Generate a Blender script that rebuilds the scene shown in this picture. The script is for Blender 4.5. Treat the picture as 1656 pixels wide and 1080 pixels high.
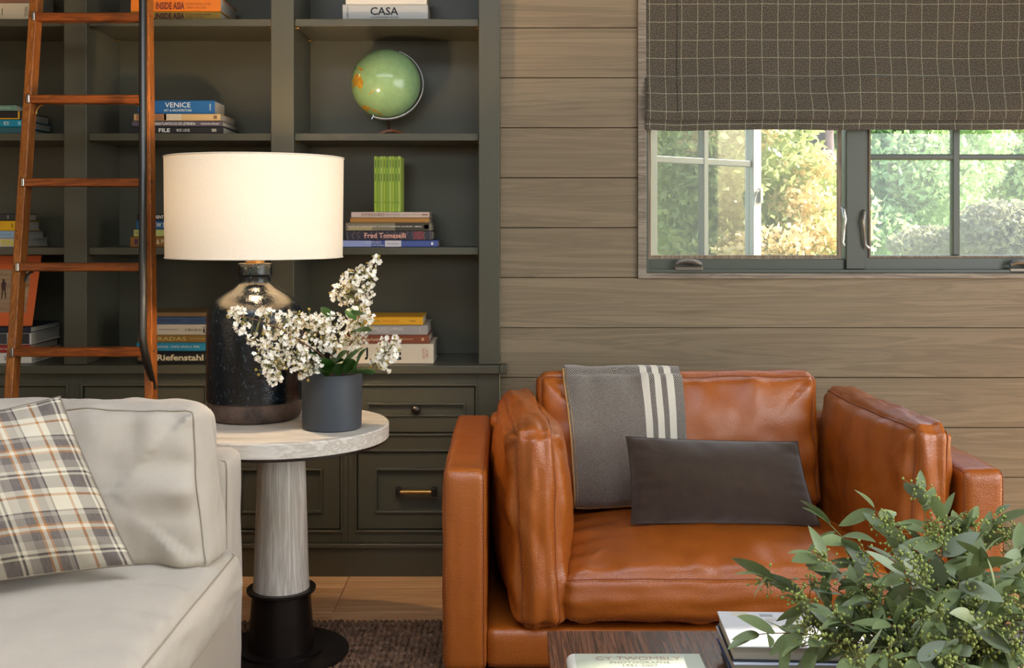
import bpy, bmesh, math, random
import numpy as np
from mathutils import Vector, Matrix, noise

random.seed(7)
for _o in list(bpy.data.objects):
    bpy.data.objects.remove(_o, do_unlink=True)
SC = bpy.context.scene
COL = SC.collection
R = math.radians

# ------------------------------------------------------------------ camera
F, CX, CY, ZE = 1800.0, 818.0, 362.0, 1.235      # focal length in px, principal point, eye height
cam_d = bpy.data.cameras.new('camera')
cam_d.sensor_width = 36.0
cam_d.lens = F / 1656.0 * 36.0
cam_d.shift_x = (828.0 - CX) / 1656.0
cam_d.shift_y = -(540.0 - CY) / 1656.0
cam_d.clip_start = 0.05
cam = bpy.data.objects.new('camera', cam_d)
COL.objects.link(cam)
cam.location = (0, 0, ZE)
cam.rotation_euler = (R(90), 0, 0)
SC.camera = cam

# ------------------------------------------------------------------ view, world, sun, big lights
SC.view_settings.view_transform = 'Standard'
SC.view_settings.look = 'None'
SC.view_settings.gamma = 1.0
SC.view_settings.exposure = 0.0
SC.view_settings.use_curve_mapping = False

W = bpy.data.worlds.new('sky')
SC.world = W
W.use_nodes = True
wt = W.node_tree
bg = wt.nodes['Background']
sky = wt.nodes.new('ShaderNodeTexSky')
sky.sky_type = 'NISHITA'
sky.sun_disc = False
sky.sun_elevation = R(38)
sky.sun_rotation = R(80)
sky.air_density = 1.3
sky.dust_density = 3.0
wt.links.new(sky.outputs[0], bg.inputs[0])
bg.inputs[1].default_value = 0.85

def light(name, kind, loc, target, energy, color, size=None, size_y=None, spread=None):
    d = bpy.data.lights.new(name, kind)
    d.energy = energy
    d.color = color
    o = bpy.data.objects.new(name, d)
    COL.objects.link(o)
    o.location = loc
    v = Vector(target) - Vector(loc)
    o.rotation_euler = v.to_track_quat('-Z', 'Y').to_euler()
    if kind == 'AREA':
        d.shape = 'RECTANGLE'; d.size = size; d.size_y = size_y
        if spread: d.spread = spread
    return o

sun = light('sun', 'SUN', (8, 6, 6), (8 - .84, 6 - .10, 6 - .54), 17.0, (1.0, .94, .82))
sun.data.angle = R(1.0)
# daylight through the high windows in the wall behind the camera and the window in the right wall
light('daylight_rear_window', 'AREA', (1.15, -2.93, 2.0), (1.05, 0, 1.45), 10, (.94, .97, 1.0), 1.5, 1.0)
light('daylight_rear_window', 'AREA', (-1.15, -2.93, 2.0), (-1.0, 0, 1.45), 8, (.94, .97, 1.0), 1.5, 1.0)
light('daylight_side_window', 'AREA', (3.15, .4, 1.5), (0, .4, 1.5), 140, (.93, .97, 1.0), 4.0, 1.88)
light('daylight_skylight', 'AREA', (-.2, 1.35, 2.74), (-.2, 1.65, 0), 30, (.92, .97, 1.0), 2.6, 1.2)

# ------------------------------------------------------------------ helpers
def P(px, py, Y):
    return Vector(((px - CX) * Y / F, Y, ZE - (py - CY) * Y / F))
def X_(px, Y): return (px - CX) * Y / F
def Z_(py, Y): return ZE - (py - CY) * Y / F
def S(r, g, b):
    f = lambda c: (c / 12.92 if c <= .04045 else ((c + .055) / 1.055) ** 2.4)
    return (f(r / 255), f(g / 255), f(b / 255), 1.0)

ORG = {}
def tag(o, label=None, cat=None, group=None, kind=None):
    if label: o['label'] = label
    if cat: o['category'] = cat
    if group: o['group'] = group
    if kind: o['kind'] = kind
    return o
def thing(name, loc, label=None, cat=None, group=None, kind=None):
    o = bpy.data.objects.new(name, None)
    COL.objects.link(o)
    o.location = loc
    o.empty_display_size = .05
    ORG[o] = Vector(loc)
    return tag(o, label, cat, group, kind)

def link_mesh(name, me, mat, parent=None, org=None):
    o = bpy.data.objects.new(name, me)
    COL.objects.link(o)
    if mat is not None: me.materials.append(mat)
    if parent is not None:
        o.parent = parent
        ORG[o] = ORG[parent]
    else:
        o.location = org
        ORG[o] = Vector(org)
    return o

class MB:
    """collects geometry in world coordinates; build() links it as one mesh object"""
    def __init__(s): s.v = []; s.f = []; s.uv = []
    def add(s, vs, fs, uvs=None):
        b = len(s.v)
        s.v.extend([tuple(v) for v in vs])
        s.f.extend([tuple(i + b for i in f) for f in fs])
        s.uv.extend(uvs if uvs is not None else [(0, 0)] * len(vs))
        return s
    def box(s, x0, x1, y0, y1, z0, z1):
        v = [(x, y, z) for z in (z0, z1) for y in (y0, y1) for x in (x0, x1)]
        return s.add(v, [(0, 2, 3, 1), (4, 5, 7, 6), (0, 1, 5, 4), (1, 3, 7, 5), (3, 2, 6, 7), (2, 0, 4, 6)])
    def hexa(s, v):
        return s.add(v, [(0, 2, 3, 1), (4, 5, 7, 6), (0, 1, 5, 4), (1, 3, 7, 5), (3, 2, 6, 7), (2, 0, 4, 6)])
    def obox(s, c, ax, ay, az):
        c, ax, ay, az = map(Vector, (c, ax, ay, az))
        return s.hexa([c + ax * i + ay * j + az * k for k in (-1, 1) for j in (-1, 1) for i in (-1, 1)])
    def lathe(s, prof, c, n=48, cap=True):
        vs, fs = [], []
        for r, z in prof:
            for i in range(n):
                a = 2 * math.pi * i / n
                vs.append((c[0] + r * math.cos(a), c[1] + r * math.sin(a), c[2] + z))
        m = len(prof)
        for j in range(m - 1):
            for i in range(n):
                k = (i + 1) % n
                fs.append((j * n + i, j * n + k, (j + 1) * n + k, (j + 1) * n + i))
        if cap:
            fs.append(tuple(reversed(range(n))))
            fs.append(tuple((m - 1) * n + i for i in range(n)))
        return s.add(vs, fs)
    def tube(s, pts, rad, n=8, closed=False):
        pts = [Vector(p) for p in pts]
        m = len(pts)
        rs = rad if isinstance(rad, (list, tuple)) else [rad] * m
        vs, fs = [], []
        prev = None
        for i, p in enumerate(pts):
            if closed: t = pts[(i + 1) % m] - pts[i - 1]
            else: t = pts[min(i + 1, m - 1)] - pts[max(i - 1, 0)]
            if t.length < 1e-9: t = Vector((0, 0, 1))
            t.normalize()
            if prev is None:
                a = Vector((0, 0, 1)) if abs(t.z) < .9 else Vector((1, 0, 0))
                u = t.cross(a).normalized()
            else:
                u = (prev - t * prev.dot(t))
                u = u.normalized() if u.length > 1e-6 else t.orthogonal().normalized()
            prev = u
            w = t.cross(u)
            for k in range(n):
                an = 2 * math.pi * k / n
                vs.append(p + (u * math.cos(an) + w * math.sin(an)) * rs[i])
        for i in range(m if closed else m - 1):
            for k in range(n):
                l = (k + 1) % n
                j = (i + 1) % m
                fs.append((i * n + k, i * n + l, j * n + l, j * n + k))
        if not closed:
            fs.append(tuple(reversed(range(n))))
            fs.append(tuple((m - 1) * n + k for k in range(n)))
        return s.add(vs, fs)
    def ball(s, c, r, nu=8, nv=6, sc=(1, 1, 1)):
        vs, fs = [], []
        c = Vector(c)
        vs.append(c + Vector((0, 0, -r * sc[2])))
        for j in range(1, nv):
            ph = -math.pi / 2 + math.pi * j / nv
            for i in range(nu):
                a = 2 * math.pi * i / nu
                vs.append(c + Vector((r * sc[0] * math.cos(ph) * math.cos(a), r * sc[1] * math.cos(ph) * math.sin(a), r * sc[2] * math.sin(ph))))
        vs.append(c + Vector((0, 0, r * sc[2])))
        for i in range(nu):
            k = (i + 1) % nu
            fs.append((0, 1 + k, 1 + i))
            for j in range(nv - 2):
                a = 1 + j * nu
                fs.append((a + i, a + k, a + nu + k, a + nu + i))
            a = 1 + (nv - 2) * nu
            fs.append((a + i, a + k, len(vs) - 1))
        return s.add(vs, fs)
    def grid(s, fn, nu, nv, flip=False):
        vs, uvs, fs = [], [], []
        for j in range(nv + 1):
            for i in range(nu + 1):
                u, v = i / nu, j / nv
                r = fn(u, v)
                if len(r) == 2: p, q = r
                else: p, q = r, (u, v)
                vs.append(p); uvs.append(q)
        for j in range(nv):
            for i in range(nu):
                a = j * (nu + 1) + i
                q = (a, a + 1, a + nu + 2, a + nu + 1)
                fs.append(tuple(reversed(q)) if flip else q)
        return s.add(vs, fs, uvs)
    def build(s, name, mat, parent=None, org=None, smooth=35, bevel=0, seg=2, solid=0, sub=0):
        me = bpy.data.meshes.new(name)
        if parent is not None: o3 = ORG[parent]
        else:
            if org is None:
                a = np.array(s.v)
                lo, hi = a.min(0), a.max(0)
                org = ((lo[0] + hi[0]) / 2, (lo[1] + hi[1]) / 2, lo[2])
            o3 = Vector(org)
        a = np.array(s.v, dtype=float) - np.array(o3)
        me.from_pydata(a.tolist(), [], s.f)
        if any(u != (0, 0) for u in s.uv):
            l = me.uv_layers.new(name='UVMap')
            idx = np.empty(len(me.loops), dtype=np.int32)
            me.loops.foreach_get('vertex_index', idx)
            l.data.foreach_set('uv', np.array(s.uv, dtype=np.float32)[idx].ravel())
        if bevel and seg == 1: smooth = 0
        if smooth:
            me.polygons.foreach_set('use_smooth', [True] * len(me.polygons))
            if smooth < 180: me.set_sharp_from_angle(angle=R(smooth))
        me.update()
        o = link_mesh(name, me, mat, parent, o3)
        if solid:
            md = o.modifiers.new('thickness', 'SOLIDIFY'); md.thickness = solid; md.offset = 0
        if bevel:
            md = o.modifiers.new('bevel', 'BEVEL'); md.width = bevel; md.segments = seg
            md.limit_method = 'ANGLE'; md.angle_limit = R(40); md.harden_normals = bool(smooth)
        if sub:
            md = o.modifiers.new('sub', 'SUBSURF'); md.levels = sub; md.render_levels = sub
        return o

# ---- flat lettering mapped onto a plane
def lettering(txt, c, right, up, w, h, mat, parent, name='lettering', bold=0, shear=0, space=1.0):
    cu = bpy.data.curves.new('t', 'FONT')
    cu.body = txt; cu.resolution_u = 2; cu.offset = bold; cu.shear = shear; cu.space_character = space
    cu.fill_mode = 'FRONT'
    o = bpy.data.objects.new('t', cu)
    COL.objects.link(o)
    me = bpy.data.meshes.new_from_object(o)
    bpy.data.objects.remove(o, do_unlink=True)
    bpy.data.curves.remove(cu)
    n = len(me.vertices)
    a = np.empty(n * 3); me.vertices.foreach_get('co', a); a = a.reshape(-1, 3)
    lo, hi = a.min(0), a.max(0)
    u = (a[:, 0] - (lo[0] + hi[0]) / 2) / max(hi[0] - lo[0], 1e-6) * w
    v = (a[:, 1] - (lo[1] + hi[1]) / 2) / max(hi[1] - lo[1], 1e-6) * h
    r3, u3 = np.array(Vector(right).normalized()), np.array(Vector(up).normalized())
    q = np.array(Vector(c) - ORG[parent]) + u[:, None] * r3 + v[:, None] * u3
    me.vertices.foreach_set('co', q.ravel())
    me.update()
    me.name = name
    me.materials.clear()
    return link_mesh(name, me, mat, parent)

# ------------------------------------------------------------------ node helpers
class NT:
    def __init__(s, name):
        s.m = bpy.data.materials.new(name); s.m.use_nodes = True
        s.t = s.m.node_tree; s.b = s.t.nodes['Principled BSDF']; s.out = s.t.nodes['Material Output']
    def node(s, typ, **kw):
        n = s.t.nodes.new('ShaderNode' + typ)
        for k, v in kw.items(): setattr(n, k, v)
        return n
    def put(s, sock, v):
        if v is None: return
        if isinstance(v, bpy.types.NodeSocket): s.t.links.new(v, sock)
        else:
            if hasattr(sock, 'default_value'):
                if sock.type == 'VECTOR' and isinstance(v, (int, float)): v = (v, v, v)
                sock.default_value = v
    def math(s, op, a, b=None, c=None, clamp=False):
        n = s.node('Math', operation=op, use_clamp=clamp)
        for i, v in enumerate((a, b, c)): s.put(n.inputs[i], v)
        return n.outputs[0]
    def mix(s, fac, a, b, mode='MIX'):
        n = s.node('Mix', data_type='RGBA', blend_type=mode, clamp_factor=True)
        s.put(n.inputs[0], fac); s.put(n.inputs[6], a); s.put(n.inputs[7], b)
        return n.outputs[2]
    def coord(s, kind='Object'):
        return s.node('TexCoord').outputs[kind]
    def vec(s, x, y, z):
        n = s.node('CombineXYZ')
        for i, v in enumerate((x, y, z)): s.put(n.inputs[i], v)
        return n.outputs[0]
    def sep(s, v):
        n = s.node('SeparateXYZ'); s.put(n.inputs[0], v); return n.outputs
    def vmath(s, op, a, b):
        n = s.node('VectorMath', operation=op); s.put(n.inputs[0], a); s.put(n.inputs[1], b); return n.outputs[0]
    def noise(s, v, scale, detail=3, rough=.55, dist=0):
        n = s.node('TexNoise'); s.put(n.inputs['Vector'], v)
        n.inputs['Scale'].default_value = scale; n.inputs['Detail'].default_value = detail
        n.inputs['Roughness'].default_value = rough; n.inputs['Distortion'].default_value = dist
        return n.outputs[0]
    def voronoi(s, v, scale, feature='F1'):
        n = s.node('TexVoronoi', feature=feature); s.put(n.inputs['Vector'], v); n.inputs['Scale'].default_value = scale
        return n.outputs[0]
    def ramp(s, f, stops, interp='LINEAR'):
        n = s.node('ValToRGB'); s.put(n.inputs[0], f)
        r = n.color_ramp; r.interpolation = interp
        while len(r.elements) < len(stops): r.elements.new(.5)
        for e, (p, c) in zip(r.elements, stops): e.position = p; e.color = c
        return n.outputs[0]
    def rnd(s): return s.node('ObjectInfo').outputs['Random']
    def bump(s, h, strength, dist=.002):
        n = s.node('Bump'); n.inputs['Strength'].default_value = strength; n.inputs['Distance'].default_value = dist
        s.put(n.inputs['Height'], h)
        s.t.links.new(n.outputs[0], s.b.inputs['Normal'])
    def set(s, **kw):
        for k, v in kw.items(): s.put(s.b.inputs[k.replace('_', ' ')], v)
        return s.m

def scl(c, k): return (c[0] * k, c[1] * k, c[2] * k, 1)

def M(name, col, rough=.5, metal=0, spec=.5, col2=None, vscale=12, bump=0, bscale=200, stretch=(1, 1, 1), rnd=0, bdist=.002, sheen=0, coat=0):
    t = NT(name)
    c = t.coord()
    if stretch != (1, 1, 1): c = t.vmath('MULTIPLY', c, stretch)
    base = col
    if col2 is not None:
        base = t.mix(t.ramp(t.noise(c, vscale, 4), [(.3, (0, 0, 0, 1)), (.7, (1, 1, 1, 1))]), col, col2)
    if rnd:
        k = t.math('MULTIPLY_ADD', t.rnd(), 2 * rnd, 1 - rnd)
        base = t.mix(1.0, base if col2 is not None else col, t.vec(k, k, k), 'MULTIPLY')
    t.set(Base_Color=base, Roughness=rough, Metallic=metal)
    t.b.inputs['Specular IOR Level'].default_value = spec
    if sheen: t.b.inputs['Sheen Weight'].default_value = sheen
    if coat: t.b.inputs['Coat Weight'].default_value = coat; t.b.inputs['Coat Roughness'].default_value = .08
    if bump: t.bump(t.noise(c, bscale, 3), bump, bdist)
    return t.m

def WOOD(name, c1, c2, axis=0, freq=26, along=1.3, rough=.5, rnd=.12, contrast=(.35, .7), bump=.15, knots=None, spec=.4, fine=.35, dist=1.2):
    """grain running along axis; every object draws its own piece of the log"""
    t = NT(name)
    r = t.rnd()
    off = t.vec(t.math('MULTIPLY', r, 37.0), t.math('MULTIPLY', r, 91.0), t.math('MULTIPLY', r, 53.0))
    c = t.vmath('ADD', t.coord(), off)
    s = [freq] * 3; s[axis] = along
    g = t.vmath('MULTIPLY', c, tuple(s))
    s2 = [freq * 9] * 3; s2[axis] = along * 4
    n1 = t.noise(g, 1.0, 4, .6, dist)
    rings = t.math('SINE', t.math('MULTIPLY', n1, 34.0))
    n2 = t.noise(t.vmath('MULTIPLY', c, tuple(s2)), 1.0, 3, .6)
    f = t.math('ADD', t.math('MULTIPLY', rings, .16), t.math('ADD', t.math('MULTIPLY', n1, 1 - fine), t.math('MULTIPLY', n2, fine)))
    col = t.ramp(f, [(contrast[0], c2), (contrast[1], c1)])
    if knots:
        kn = t.noise(t.vmath('MULTIPLY', c, tuple(3.0 if i == axis else 9.0 for i in range(3))), 1.0, 2)
        col = t.mix(t.ramp(kn, [(.68, (0, 0, 0, 1)), (.76, (1, 1, 1, 1))]), col, knots)
    k = t.math('MULTIPLY_ADD', t.node('ObjectInfo').outputs['Random'], 2 * rnd, 1 - rnd)
    col = t.mix(1.0, col, t.vec(k, k, k), 'MULTIPLY')
    t.set(Base_Color=col, Roughness=rough)
    t.b.inputs['Specular IOR Level'].default_value = spec
    if bump: t.bump(f, bump, .001)
    return t.m

# ------------------------------------------------------------------ materials
m_case = M('bookcase_paint', S(78, 75, 60), .32, spec=.4, bump=.03, bscale=60)
m_bead = m_case
m_wallwood = WOOD('grey_oak_board', S(146, 129, 102), S(114, 99, 76), 0, 20, .8, .5, .05, (.15, .9), .06, None, .35, fine=.2)
m_dark = M('dark_gap', S(35, 30, 26), .9)
m_plaster = M('plaster', S(140, 128, 110), .9)
m_floor = WOOD('oak_floor_plank', S(242, 198, 146), S(210, 158, 108), 0, 16, .9, .42, .10, (.25, .75), .1, S(96, 62, 40))
m_ladder = WOOD('ladder_walnut', S(172, 104, 42), S(112, 60, 22), 2, 60, 3, .33, .08, (.25, .75), .06)
m_rung = WOOD('rung_walnut', S(158, 84, 32), S(92, 44, 16), 0, 60, 3, .3, .08, (.25, .75), .06)
m_tablewood = WOOD('whitewashed_oak', S(226, 218, 204), S(174, 162, 144), 2, 70, 1.2, .55, .03, (.2, .75), .25, dist=.25)
m_toptwood = WOOD('whitewashed_oak_top', S(218, 210, 196), S(176, 165, 148), 0, 34, 1.4, .5, .03, (.2, .8), .15, dist=.4)
m_bronze = M('dark_bronze', S(52, 44, 40), .36, .75, bump=.03, bscale=30)
m_iron = M('black_iron', S(84, 84, 82), .34, .85)
m_brass = M('aged_brass', S(172, 132, 76), .34, 1.0)
m_knob = M('oil_rubbed_knob', S(62, 54, 46), .3, .7)
m_chrome = M('satin_chrome', S(190, 188, 184), .22, 1.0)
m_winframe = M('window_paint', S(78, 82, 70), .4)
m_wintrim = WOOD('window_trim_oak', S(150, 138, 120), S(116, 104, 88), 0, 40, 2, .5, .04)
m_stop = WOOD('screen_frame', S(150, 132, 110), S(116, 96, 74), 2, 40, 2, .5, .04)
m_alu_and_sunlit = M('pale_aluminium_and_sunlit_stile', S(190, 190, 186), .35, .3)
m_crank = M('crank_bronze', S(112, 104, 92), .35, .5)
m_pot = M('matte_charcoal_ceramic', S(62, 66, 70), .5, spec=.35)
m_paper = M('paper', S(196, 186, 166), .8, col2=S(160, 150, 130), vscale=1, stretch=(2, 2, 900))
m_clay = M('raw_clay', S(112, 90, 76), .75, col2=S(58, 46, 40), vscale=22, bump=.7, bscale=70)
m_coffee = WOOD('dark_rosewood_top', S(122, 78, 56), S(52, 30, 22), 1, 70, 1.6, .24, .22, (.3, .7), .2, spec=.5)
m_stem = M('brown_stem', S(112, 74, 44), .6)
m_gstem = M('green_stem', S(120, 122, 66), .6)
m_petal = M('white_petal', S(255, 250, 238), .7, col2=S(248, 238, 216), vscale=90)
m_bud = M('yellow_green_bud', S(176, 160, 74), .55, col2=S(150, 120, 40), vscale=60)
m_seed = M('eucalyptus_seed', S(168, 176, 92), .5, col2=S(140, 158, 76), vscale=50)
m_stitch = M('tan_stitch', S(176, 112, 62), .6)

def leaf_mat(name, c1, c2, rough=.42, translucent=.25):
    t = NT(name)
    n = t.noise(t.coord(), 30, 3)
    r = t.math('MULTIPLY_ADD', t.rnd(), .5, .75)
    col = t.mix(1.0, t.mix(n, c1, c2), t.vec(r, r, r), 'MULTIPLY')
    t.set(Base_Color=col, Roughness=rough)
    tr = t.node('BsdfTranslucent'); t.put(tr.inputs[0], col)
    mx = t.node('MixShader'); mx.inputs[0].default_value = translucent
    t.t.links.new(t.b.outputs[0], mx.inputs[1]); t.t.links.new(tr.outputs[0], mx.inputs[2])
    t.t.links.new(mx.outputs[0], t.out.inputs[0])
    return t.m
m_leaf = leaf_mat('glossy_green_leaf', S(62, 104, 40), S(40, 78, 30), .3)
m_euca = leaf_mat('eucalyptus_leaf', S(136, 148, 98), S(98, 118, 76), .45, .12)
m_euca_pale = leaf_mat('eucalyptus_leaf_pale', S(152, 160, 132), S(122, 138, 110), .5, .12)

def leather(name):
    t = NT(name)
    c = t.coord()
    col = t.mix(t.noise(c, 5, 3), S(180, 98, 30), S(152, 75, 18))
    t.set(Base_Color=col, Roughness=t.math('MULTIPLY_ADD', t.noise(c, 9, 3), .16, .24))
    t.b.inputs['Specular IOR Level'].default_value = .75
    h = t.math('ADD', t.math('MULTIPLY', t.voronoi(c, 320), .6), t.math('MULTIPLY', t.noise(c, 45, 4), .8))
    t.bump(h, .45, .002)
    return t.m
m_leather = leather('cognac_leather')
m_seam = M('leather_seam', S(138, 70, 28), .5)

def fabric(name, c1, c2, scale=900, rough=.9, sheen=.2, bump=.25):
    t = NT(name)
    c = t.coord()
    n = t.noise(t.vmath('MULTIPLY', c, (1, 1, 1)), scale, 2)
    n2 = t.noise(c, 60, 3)
    t.set(Base_Color=t.mix(t.math('MULTIPLY_ADD', n2, .35, t.math('MULTIPLY', n, .65)), c1, c2), Roughness=rough)
    t.b.inputs['Sheen Weight'].default_value = sheen
    t.b.inputs['Specular IOR Level'].default_value = .2
    t.bump(n, bump, .001)
    return t.m
m_linen = fabric('oatmeal_linen', S(194, 184, 168), S(172, 161, 144))
m_linenseam = M('linen_seam', S(158, 146, 126), .9)

def glass_mat(name, gloss=.10, tint=(.96, .98, .96, 1)):
    t = NT(name)
    a = t.node('BsdfTransparent'); a.inputs[0].default_value = tint
    g = t.node('BsdfGlossy'); g.inputs['Roughness'].default_value = .02
    lw = t.node('LayerWeight'); lw.inputs[0].default_value = .5
    fac = t.math('MULTIPLY_ADD', t.math('POWER', lw.outputs['Facing'], 4.0), .5, .03)
    mx = t.node('MixShader')
    t.t.links.new(fac, mx.inputs[0])
    t.t.links.new(a.outputs[0], mx.inputs[1]); t.t.links.new(g.outputs[0], mx.inputs[2])
    t.t.links.new(mx.outputs[0], t.out.inputs[0])
    return t.m
m_glass = glass_mat('window_glass')

def veil_mat(name, col, cover):
    t = NT(name)
    a = t.node('BsdfTransparent')
    d = t.node('BsdfDiffuse'); d.inputs[0].default_value = col
    tr = t.node('BsdfTranslucent'); tr.inputs[0].default_value = col
    m0 = t.node('MixShader'); m0.inputs[0].default_value = .5
    t.t.links.new(d.outputs[0], m0.inputs[1]); t.t.links.new(tr.outputs[0], m0.inputs[2])
    mx = t.node('MixShader'); mx.inputs[0].default_value = cover
    t.t.links.new(a.outputs[0], mx.inputs[1]); t.t.links.new(m0.outputs[0], mx.inputs[2])
    t.t.links.new(mx.outputs[0], t.out.inputs[0])
    return t.m
m_screen = veil_mat('insect_screen', S(170, 172, 168), .20)

_cache = {}
def C(r, g, b, rough=.45):
    k = (r, g, b, rough)
    if k not in _cache:
        _cache[k] = M('print_%02x%02x%02x' % (r, g, b), S(r, g, b), rough, spec=.4)
    return _cache[k]
# ================================================================== ROOM
YW, YB = 3.95, 3.90            # board wall face, bookcase face
XL, XR, YR, ZC = -3.2, 3.2, -3.0, 2.75
def struct(o, label=None): o['kind'] = 'structure'; (label and o.__setitem__('label', label)); return o

# floor: sub floor plus planks running along X
floor = struct(MB().box(XL, XR, YR, 4.3, -.06, -.018).build('floor', m_dark, org=(0, 0, -.06)), 'wide oak plank floor')
rw = .19
y1 = 3.90 - .003
row = 0
random.seed(3)
first_cut = X_(545, 3.62)
rows = []
yy = 4.0
edges = [4.0, P(0, 990, 1).y]
ysplit = ZE * F / (990 - CY)           # joint seen in the photograph
ys = [ysplit + rw * 1.28 * 2, ysplit + rw * 1.28, ysplit]
while ys[-1] > 1.2: ys.append(ys[-1] - .22)
for k in range(len(ys) - 1):
    b, a = min(ys[k], 4.0), ys[k + 1]
    cuts = [XL, first_cut - .0 if k < 2 else first_cut - .9 + random.random(), XR]
    cuts = [XL, cuts[1] - 1.7, cuts[1], cuts[1] + 1.9, XR] if k >= 1 else [XL, first_cut - 1.9, first_cut, first_cut + 2.0, XR]
    for i in range(len(cuts) - 1):
        MB().box(cuts[i] + .001, cuts[i + 1] - .001, a + .001, b - .001, -.018, 0).build('floor_plank', m_floor, floor, bevel=.0015, seg=1)
MB().box(XL, XR, YR, ys[-1] - .001, -.018, 0).build('floor_plank_field', m_floor, floor)['kind'] = 'stuff'

cl_ = MB().box(XL, -1.5, YR, 4.3, ZC, ZC + .08).box(1.1, XR, YR, 4.3, ZC, ZC + .08).box(-1.5, 1.1, YR, .75, ZC, ZC + .08).box(-1.5, 1.1, 1.95, 4.3, ZC, ZC + .08)
struct(cl_.build('ceiling', m_plaster), 'ceiling with a skylight opening')
def holed_wall(name, axis, c0, c1, lo, hi, holes, z0=.45, z1=2.45):
    m = MB()
    def bx(a, b, za, zb):
        if axis == 'x': m.box(a, b, c0, c1, za, zb)
        else: m.box(c0, c1, a, b, za, zb)
    bx(lo, hi, 0, z0); bx(lo, hi, z1, ZC)
    e = [lo] + [v for h in holes for v in h] + [hi]
    for i in range(0, len(e), 2): bx(e[i], e[i + 1], z0, z1)
    return struct(m.build(name, m_plaster))
struct(MB().box(XL - .1, XL, YR, 4.3, 0, ZC).build('wall_left', m_plaster), 'plain side wall')
wr = MB().box(XR, XR + .1, YR, -1.6, 0, ZC).box(XR, XR + .1, -1.6, 2.4, 0, .55).box(XR, XR + .1, -1.6, 2.4, 2.45, ZC).box(XR, XR + .1, 2.4, 2.55, 0, ZC)
wr.box(XR, XR + .1, 2.55, 3.85, 0, .04).box(XR, XR + .1, 2.55, 3.85, .88, ZC).box(XR, XR + .1, 3.85, 4.3, 0, ZC)  # low opening added so a sun patch bounces warmth onto the lower wall
struct(wr.build('wall_right', m_plaster), 'plain side wall with a window opening and an added low sun opening')
holed_wall('wall_front', 'x', YR - .1, YR, XL, XR, [(-1.95, -.35), (.35, 1.95)], 1.45, 2.55)['label'] = 'wall behind the viewpoint with two high window openings'

struct(MB().box(4.6, 4.8, -2.2, 2.5, -.3, 4.2).build('sun_blocker', m_plaster), 'added sun blocker outside the side window, out of view')  # added unseen slab that keeps direct sun out of the side window

# board wall
wx0, wx1 = X_(1031, YW), 2.06          # window opening in the boards
wz0, wz1 = Z_(450, YW), 2.32
xw0 = X_(808, YB) + .001
back = MB()
by0, by1 = YW + .019, YW + .16
back.box(xw0, wx0, by0, by1, 0, ZC).box(wx1, XR, by0, by1, 0, ZC).box(wx0, wx1, by0, by1, 0, wz0).box(wx0, wx1, by0, by1, wz1, ZC)
back.box(XL, -2.28, by0, by1, 0, ZC).box(XL, xw0, 4.255, 4.3, 0, ZC)
wall_back = struct(back.build('wall_back', m_dark, org=(0, by0, 0)), 'wall of wide horizontal grey oak boards')
pitch = 80.8 * YW / F
zt = Z_(45, YW)
z = zt - pitch * 11
k = 0
while z < ZC:
    a, b = max(z, .0) + .0012, min(z + pitch, ZC) - .0012
    if b - a > .02:
        spans = [(xw0, XR)] if (b < wz0 or a > wz1) else None
        def plank(x0, x1, za, zb):
            MB().box(x0, x1, YW, by0 - .001, za, zb).build('wall_board', m_wallwood, wall_back, bevel=.0015, seg=1)
        if spans: plank(xw0, XR, a, b)
        else:
            if a < wz0 - .02 or b > wz1 + .02:      # board notched around the window
                m = MB().box(xw0, wx0, YW, by0 - .001, a, b).box(wx1, XR, YW, by0 - .001, a, b)
                m.box(wx0, wx1, YW, by0 - .001, a, wz0) if a < wz0 - .02 else m.box(wx0, wx1, YW, by0 - .001, wz1, b)
                m.build('wall_board', m_wallwood, wall_back)
            else:
                plank(xw0, wx0, a, b); plank(wx1, XR, a, b)
        plank(XL, -2.29, a, b)
    z += pitch

# ================================================================== WINDOW
win = thing('window_1', (wx0, YW, wz0), 'grey green double casement window with oak trim', kind='structure')
def ring(m, x0, x1, z0, z1, w, y0, y1, wt_=None, wb=None):
    wt_ = w if wt_ is None else wt_; wb = w if wb is None else wb
    o = [(x0, z0), (x1, z0), (x1, z1), (x0, z1)]
    i = [(x0 + w, z0 + wb), (x1 - w, z0 + wb), (x1 - w, z1 - wt_), (x0 + w, z1 - wt_)]
    vs = [(x, y0, z) for x, z in o] + [(x, y0, z) for x, z in i] + [(x, y1, z) for x, z in o] + [(x, y1, z) for x, z in i]
    fs = []
    for a in range(4):
        b = (a + 1) % 4
        fs += [(a, b, 4 + b, 4 + a), (8 + b, 8 + a, 12 + a, 12 + b), (b, a, 8 + a, 8 + b), (4 + a, 4 + b, 12 + b, 12 + a)]
    return m.add(vs, fs)
ring(MB(), wx0, wx1, wz0, wz1, .030, YW - .014, YW + .06, wb=.018).build('casing', m_wintrim, win, bevel=.002)
fx0, fx1 = wx0 + .031, wx1 - .031
fz0 = Z_(441, YW + .03); fz1 = wz1 - .031
ring(MB(), fx0, fx1, fz0, fz1, .010, YW + .012, YW + .15, wb=.012).build('frame', m_winframe, win, bevel=.002)
yS = 4.0
# mullion
mx0, mx1 = X_(1366, yS), X_(1396, yS)
MB().box(mx0, mx1, yS - .02, yS + .1, fz0 + .013, fz1 - .011).build('mullion', m_winframe, win, bevel=.003)
zs0, zs1 = Z_(437, yS), fz1 - .013
zg0 = Z_(413, yS)
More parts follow.
